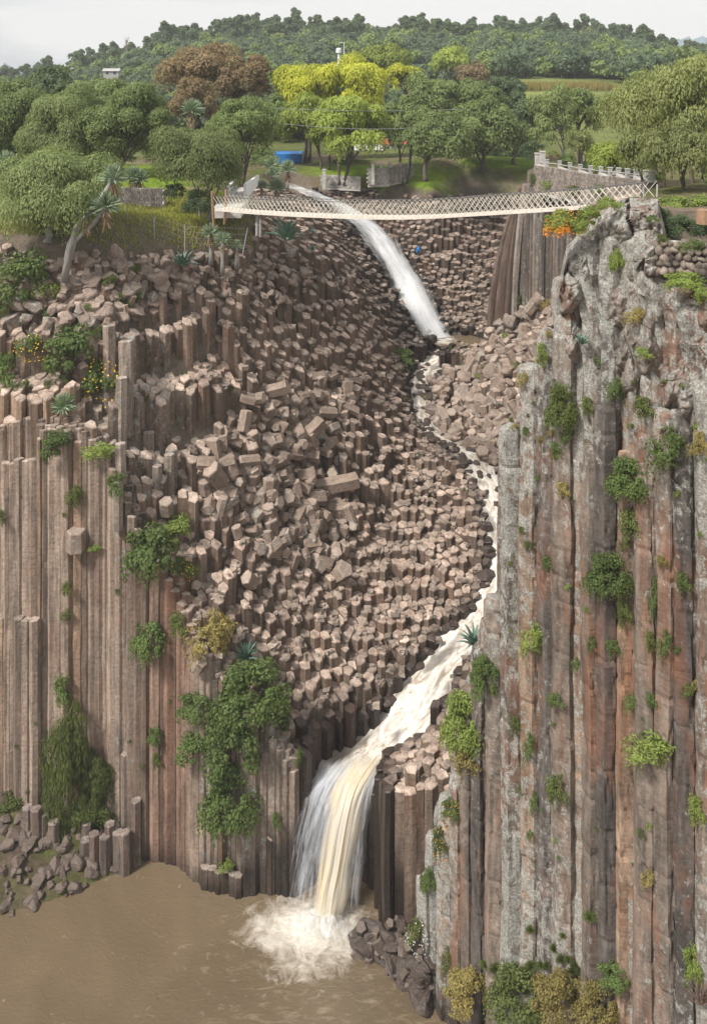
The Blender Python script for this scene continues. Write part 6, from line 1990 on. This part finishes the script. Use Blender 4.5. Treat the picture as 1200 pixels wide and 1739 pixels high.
# ------------------------------------------------------------------ plants of the garden and rim
HED = [('trailing green shrub hanging over the rough stone wall', 1180,420,30,16,'loose','leaf_bush',None,38.9),('leafy plant at the left end of the rough stone wall', 1128,405,18,14,'loose','leaf_creeper',None,39.8),('dark hedge shrub over the rough stone wall, left of three', 1120,380,26,30,'big','leaf_dark',None,43),('dark hedge shrub over the rough stone wall, middle', 1160,385,34,26,'big','leaf_dark',None,42.6),('dark hedge shrub at the right edge of the picture', 1205,388,36,28,'big','leaf_dark',None,42),
 ('bright fern like cycad behind the hedge', 1150,350,34,22,'round','leaf_bright',None,46),('yellow green cycad at the right behind the hedge', 1190,352,26,24,'round','leaf_bright',None,46),
 ('blue green plant beside the crag summit', 1107,372,12,9,'round','leaf_bush',None,41.2),('green patch below the rough stone wall', 1165,478,36,20,'round','leaf_bright',None,39.6),('grassy plants at the right edge below the stone wall', 1195,500,22,24,'loose','leaf_bright',None,39.2),
 ('red flowering shrub by the gate posts', 940,262,11,9,'round','leaf_mid','flower_r',101),('dark round shrub behind the garden wall', 1002,282,16,12,'round','leaf_dark',None,92),('bright plant on the garden wall', 1013,290,12,9,'round','leaf_bright',None,84),
 ('lush shrub in the garden left of centre', 1052,270,22,16,'round','leaf_bright',None,88),('shrub in the garden beside the orange tinted tree', 965,272,16,14,'round','leaf_bush',None,102),('garden shrub at the right end of the wall', 1095,285,20,18,'round','leaf_bush',None,72),
 ('tall garden shrub behind the posts near the big tree', 1070,278,18,18,'loose','leaf_olive',None,80),('light green shrub spilling at the wall end', 1120,300,22,16,'loose','leaf_bright',None,62),
 ('green scrub under the garden wall, left', 940,315,26,18,'loose','leaf_bright',None,95),('green scrub under the garden wall, middle', 985,325,30,18,'loose','leaf_creeper',None,86),('green scrub under the garden wall, right', 1030,325,30,18,'loose','leaf_bush',None,78),('scrub at the corner under the gate posts', 908,305,12,20,'loose','leaf_creeper',None,98.5),
 ('dark shrub below the multi trunked tree', 335,345,32,26,'big','leaf_dark',None,82.5),('low shrub at the foot of the multi trunked tree', 298,325,22,18,'round','leaf_dark',None,86),('bright shrub below the small round tree', 60,375,22,16,'loose','leaf_bright',None,77),
 ('clipped hedge behind the terrace wall', 600,274,46,6,'big','leaf_mid',None,142),('dark shrubbery under the weeping trees, far left', 40,262,60,24,'big','leaf_dark',None,118),('dark shrubbery under the weeping trees beside the lawn', 190,262,60,22,'big','leaf_dark',None,116),
 ('shrubbery behind the steps', 440,270,36,22,'big','leaf_mid',None,120),('shrubs under the far trees left of gorge head', 760,268,40,14,'big','leaf_dark',None,150),('shrubs under the far trees at gorge head', 850,262,50,16,'big','leaf_dark',None,150),('shrubs under the far trees right of gorge head', 905,255,30,22,'big','leaf_dark',None,130)]
for lb, a, b, hw, hh, kd, lm, fl, Y in HED: bush(lb, a, b, hw, hh, kd, lm, fl, Y=Y)
# reeds on the grassy bank
n = 5000; rx_ = RNG.uniform(24, 62, n); ry_ = RNG.uniform(206, 222, n); rz_ = ground(rx_, ry_)
Vg, Fg, Tg = leaves_mesh('g', np.stack([rx_, ry_, rz_ + .9], -1), RNG.normal(size=(n, 3)) * .15 + np.array((0, 0, 1)), RNG.uniform(1.6, 3.0, n), .16, RNG.random(n), None)
tag(link(bpy.data.objects.new('reeds', quick_mesh('reeds', Vg, Fg, M['leaf_dry'], False, Tg))), 'tall dry reeds along the top of the grassy bank', 'reeds', kind='stuff')

# ------------------------------------------------------------------ buildings and small things far off
def house(name, label, px, py, Y, w, d, h, wallm, roofm, rz=0.0, cat='house', pitch=.9, windows=2):
    b = W(px, py, Y); root = thing(name, label, cat, b, rz=rz)
    mb = MB(); box(mb, (0, 0, h / 2 - 1), (w, d, h + 2)); mb.obj('wall', M[wallm], root)
    mr_ = MB(); e = .35
    vs = [(-w/2-e, -d/2-e, h), (w/2+e, -d/2-e, h), (w/2+e, d/2+e, h), (-w/2-e, d/2+e, h), (-w/2-e, 0, h+pitch), (w/2+e, 0, h+pitch)]
    mr_.add([(x, y, z + .01) for x, y, z in vs], [(0, 1, 5, 4), (2, 3, 4, 5), (0, 4, 3), (1, 2, 5), (0, 3, 2, 1)]); mr_.obj('roof', M[roofm], root)
    for k in range(windows):
        mw = MB(); x = (k + .5) / windows * w - w / 2
        box(mw, (x, -d/2 - .02, h * .55), (.9, .06, 1.0)); mw.obj('window', M['glass'], root)
house('house', 'white house with red roof among the trees on the hill crest', 985, 76, 425, 8, 6, 3.4, 'white', 'redroof', .3, pitch=1.6)
house('house', 'low grey roofed building in the trees of the left hillside', 190, 126, 300, 5, 4, 1.2, 'post', 'post', .1)
house('house', 'orange walled building half hidden behind the lime green trees', 615, 272, 168, 7, 5, 2.2, 'orange', 'concrete', 0, windows=3)
house('kiosk', 'small pale building behind the white pillars', 665, 262, 172, 5, 4, 2.2, 'white', 'redroof', .1, 'kiosk')
# blue shelter
r0 = thing('blue_shelter', 'bright blue sheeted shelter under the dark trees', 'shelter', W(488, 281, 146))
mb = MB(); s_ = 146 / FP
V_, F_ = [], []
for i in range(13):
    for j in range(5):
        V_.append((-2.4 + 4.8 * i / 12, -0.06 * math.sin(i * 1.7) * (1 - j / 4), 1.9 * j / 4 + .05 * math.sin(i * .9) * (j == 4)))
for i in range(12):
    for j in range(4): a = i * 5 + j; F_.append((a, a + 5, a + 6, a + 1))
mb.add(V_, F_); mb.obj('front_sheet', M['blue'], r0)
mb = MB(); mb.add([(-2.4, .03, 1.9), (2.4, .03, 1.9), (2.4, 2.4, 2.2), (-2.4, 2.4, 2.2), (-2.4, .03, 0), (-2.4, 2.4, 0), (2.4, .03, 0), (2.4, 2.4, 0)], [(0, 1, 2, 3), (0, 3, 5, 4), (1, 6, 7, 2)]); mb.obj('side_sheets', M['blue'], r0)
for sx in (-2.4, 2.4):
    mb = MB(); tube(mb, [(sx, -.1, -.2), (sx, -.1, 2.0)], .05, 6); mb.obj('post', M['wood'], r0)
mb = MB(); tube(mb, [(0, 0, 0), (0.1, 0, .4), (.25, .1, .75)], [.18, .22, .12], 7); o = mb.obj('blue_bundle', M['blue'], loc=hit(708, 428)[0]); o.scale = (1.2, 1, 1); tag(o, 'small bright blue bundle lying on the columns below the bridge', 'bundle')
def lamp(label, px, py0, py1, Y, arm):
    b = W(px, py1, Y); root = thing('street_lamp', label, 'street lamp', b); h = (py1 - py0) / FP * Y
    mb = MB(); tube(mb, [(0, 0, -3), (0, 0, h)], .11, 6); mb.obj('pole', M['white'], root)
    mb = MB(); tube(mb, [(0, 0, h), (arm, 0, h + .15)], .08, 5); box(mb, (arm, 0, h + .12), (.9, .4, .2)); mb.obj('lamp_head', M['white'], root)
lamp('white street lamp on the hillside behind the yellow willows', 584, 72, 102, 290, -.9)
lamp('small white lamp pole at the far left hillside', 119, 116, 135, 260, .6)
b = W(575, 103, 288); root = thing('water_tower', 'small white water tower beside the street lamp', 'water tower', b)
mb = MB(); tube(mb, [(0, 0, -2), (0, 0, 2.4)], [.5, .35], 8); mb.obj('column', M['white'], root)
mb = MB(); tube(mb, [(0, 0, 2.4), (0, 0, 2.7), (0, 0, 4.0), (0, 0, 4.3)], [.4, .9, .9, .3], 10); mb.obj('tank', M['white'], root)
# bare tree on the left skyline
root = thing('bare_tree', 'pale leafless tree on the left skyline', 'tree', W(215, 92, 400))
mb = MB(); rn = random.Random(4)
tube(mb, [(0, 0, -3), (0, 0, 3), (.2, 0, 6)], [.25, .18, .1], 5)
mb.obj('trunk', M['palebark'], root); mb = MB()
for k in range(60):
    z = rn.uniform(1.5, 6); a = rn.uniform(0, 6.28); l = rn.uniform(1, 3); e = (math.cos(a) * l * .6, math.sin(a) * l * .6, z + l)
    tube(mb, [(0, 0, z), (e[0] * .5, e[1] * .5, z + l * .4), e], [.08, .05, .03], 3, cap=False)
mb.obj('branches', M['palebark'], root)
# power lines
for k, (A, B, sag) in enumerate((((400, 180, 118), (990, 168, 150), 1.2), ((462, 207, 118), (1000, 150, 150), 3.2))):
    a, b = W(*A), W(*B); mb = MB()
    tube(mb, [a.lerp(b, t) - a - Vector((0, 0, 4 * sag * t * (1 - t))) for t in np.linspace(0, 1, 30)], .03, 4, cap=False)
    o = mb.obj('power_line', M['wire'], loc=a); tag(o, ('upper thin cable strung across the trees behind the bridge', 'lower sagging cable strung across the trees behind the bridge')[k], 'cable')
# far mountains; part of the blue distance haze is put into their tint
def mount(px0, px1, peaks, Y, tint, seed):
    xs_ = np.linspace(px0, px1, 90); mb = []
    top = np.interp(xs_, [p[0] for p in peaks], [p[1] for p in peaks]) + 2.0 * fbm(np.stack([xs_ / 30, xs_ * 0, xs_ * 0 + seed], -1), 4)
    V, F = [], []
    for j, (g, dy) in enumerate(((0, -150), (.5, -90), (.8, -40), (1, 0), (.4, 80), (0, 150))):
        for x, t in zip(xs_, top):
            zt_ = -(t - HOR) / FP * Y; V.append(((x - 600) / FP * (Y + 0 * dy), Y + dy, -60 + (zt_ + 60) * g + 25 * float(hsh(x, j, seed)) * (0 < g < 1)))
    n = len(xs_)
    for j in range(5):
        for i in range(n - 1): F.append((j*n+i, j*n+i+1, (j+1)*n+i+1, (j+1)*n+i))
    o = link(bpy.data.objects.new('mountain', quick_mesh('mountain', V, F, simple('far_slope', tint, .95, .15, .01), True))); tag(o, kind='structure')
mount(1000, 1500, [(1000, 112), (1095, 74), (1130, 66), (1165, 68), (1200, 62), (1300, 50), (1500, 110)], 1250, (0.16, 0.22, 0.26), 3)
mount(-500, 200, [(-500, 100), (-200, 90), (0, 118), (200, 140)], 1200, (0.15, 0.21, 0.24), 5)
# slender stem twigs
root = thing('dry_shrub', 'bare twiggy shrub at the lower right corner', 'shrub', W(1190, 1700, 39))
for q in range(2):
    mb = MB()
    for k in range(34):
        a = rn.uniform(-1.2, 1.2); l = rn.uniform(.5, 1.3)
        e = Vector((math.sin(a) * l, rn.uniform(-.5, .1), math.cos(a) * l)); tube(mb, [(0, 0, -.2), e * .5 + Vector((rn.uniform(-.1, .1), 0, 0)), e], [.02, .014, .006], 3, cap=False)
    mb.obj('twigs', M['twig'], root)
# ------------------------------------------------------------------ labels that place look-alikes
def size_word(o):
    s = max(o.scale)
    return s
ZONES = {
 'boulders on the left rim': [((0, 60), 'at the far left under the small round tree'), ((60, 110), 'under the foot of the leaning yucca'), ((110, 180), 'just right of the leaning yucca foot'), ((180, 250), 'below the left fence posts'),
    ((250, 330), 'around the hanging rim agave'), ((330, 420), 'below the clump of three small yuccas'), ((420, 700), 'below the large agave')],
 'boulders right of the rapids': [((0, 780), 'beside the rapids'), ((780, 830), 'in the middle of the boulder slope'), ((830, 880), 'on the upper boulder slope'), ((880, 1200), 'against the grey crag')],
 'tumbled column pieces': [((0, 400), 'on the left side of the pile'), ((400, 460), 'left of the pile centre'), ((460, 520), 'at the pile centre'), ((520, 570), 'right of the pile centre'), ((570, 1200), 'on the right side of the pile')],
 'trees of the wood behind the gorge': [((-900, 130), 'far left, behind the small round topped tree'), ((130, 280), 'left of the big brown trees'), ((280, 470), 'behind the big brown trees'), ((470, 640), 'behind the yellow willows'), ((640, 800), 'right of the yellow willows'), ((800, 960), 'above the reeds'), ((960, 2000), 'behind the big olive trees')],
 'stones on the bank': [((0, 80), 'at the left edge'), ((80, 160), 'at the middle of the bank'), ((160, 1200), 'near the broken columns')],
 'sprigs on the right cliff': [((0, 960), 'left side of it'), ((960, 1070), 'middle of it'), ((1070, 1300), 'right side of it')],
 'sprigs on the left wall': [((0, 110), 'near the left edge'), ((110, 210), 'near the long creeper'), ((210, 400), 'near the reddish columns')],
 'green tufts among the columns': [((0, 430), 'left of the tumbled pile'), ((430, 600), 'around the tumbled pile'), ((600, 1200), 'towards the rapids')],
 'weeds on the boulder slope': [((0, 800), 'near the water'), ((800, 870), 'in its middle'), ((870, 1200), 'near the crag')],
 'grass tufts low on the right cliff': [((0, 860), 'left end'), ((860, 960), 'middle'), ((960, 1200), 'right end')],
 'low plants on the left ledges': [((0, 90), 'near the left edge'), ((90, 160), 'beside the dense ledge shrub'), ((160, 300), 'near the pale lichened column')],
 'weeds on the bank': [((0, 70), 'at the left edge'), ((70, 130), 'in its middle'), ((130, 300), 'near the broken columns')],
 'wet rocks along the stream edge': [((0, 690), 'near the lip of the lower waterfall'), ((690, 800), 'at the bend'), ((800, 1200), 'beside the right cliff')],
}
YB = {'boulders on the left rim': (455, 500), 'boulders right of the rapids': (620, 690), 'tumbled column pieces': (740, 850), 'trees of the wood behind the gorge': (95, 125), 'green tufts among the columns': (680, 800),
      'stones on the bank': (1440, 1480), 'sprigs on the right cliff': (900, 1180), 'sprigs on the left wall': (800, 1050), 'weeds on the boulder slope': (640, 690)}
for o in list(bpy.data.objects):
    if o.parent or 'group' not in o.keys(): continue
    g = o['group']
    if g not in ZONES: continue
    px, py = projpx(o.location.x, o.location.y, o.location.z)
    ph = next((p for (a, b), p in ZONES[g] if a <= px < b), None)
    if ph is None: continue
    base = o['label']
    short = {'boulders on the left rim': 'boulder on the left rim', 'boulders right of the rapids': 'loose boulder', 'tumbled column pieces': 'tumbled column piece',
             'trees of the wood behind the gorge': base.split(' of the wood')[0].split(' standing')[0], 'stones on the bank': 'stone on the bank', 'sprigs on the right cliff': 'leaf sprig on the right cliff', 'sprigs on the left wall': 'leaf sprig on the left wall',
             'green tufts among the columns': 'green tuft among the columns', 'weeds on the boulder slope': 'weed on the boulder slope', 'grass tufts low on the right cliff': 'spiky tuft low on the right cliff',
             'low plants on the left ledges': 'low plant on the left ledges', 'weeds on the bank': 'weed on the bank', 'wet rocks along the stream edge': 'dark wet rock at the stream edge'}[g]
    pre = ''
    if g in YB:
        a, b = YB[g]; pre = 'upper ' if py < a else 'lower ' if py > b else 'middle '
        pre = {'upper ': 'high ', 'lower ': 'low ', 'middle ': ''}[pre]
        if 'trees' in g: pre = {'high ': 'ridge top ', 'low ': 'lower slope ', '': 'mid slope '}[pre]
    sz = ''
    if g.startswith('boulders') or 'column pieces' in g:
        sz = 'large ' if max(o.scale) > {'weeds on the boulder slope': 9, 'boulders on the left rim': .72, 'boulders right of the rapids': .72, 'tumbled column pieces': 1.03}[g] else 'small '
    lab = sz + pre + short + ', ' + ph
    if len(lab.split()) > 16: lab = sz + short + ', ' + ph
    o['label'] = lab
# ------------------------------------------------------------------ air
hz = newmat('thin_haze')
hm_, hn, hl = hz
ho = hn.new('ShaderNodeOutputMaterial'); pv = hn.new('ShaderNodeVolumePrincipled')
pv.inputs['Color'].default_value = (0.965, 0.985, 1.0, 1); pv.inputs['Density'].default_value = 0.00028; pv.inputs['Anisotropy'].default_value = 0.0
hl.new(pv.outputs[0], ho.inputs['Volume'])
mb = MB(); box(mb, (0, 600, -1), (2300, 2000, 124))
ob = mb.obj('haze', hm_); tag(ob, kind='stuff', label='thin bluish haze over the far hills')
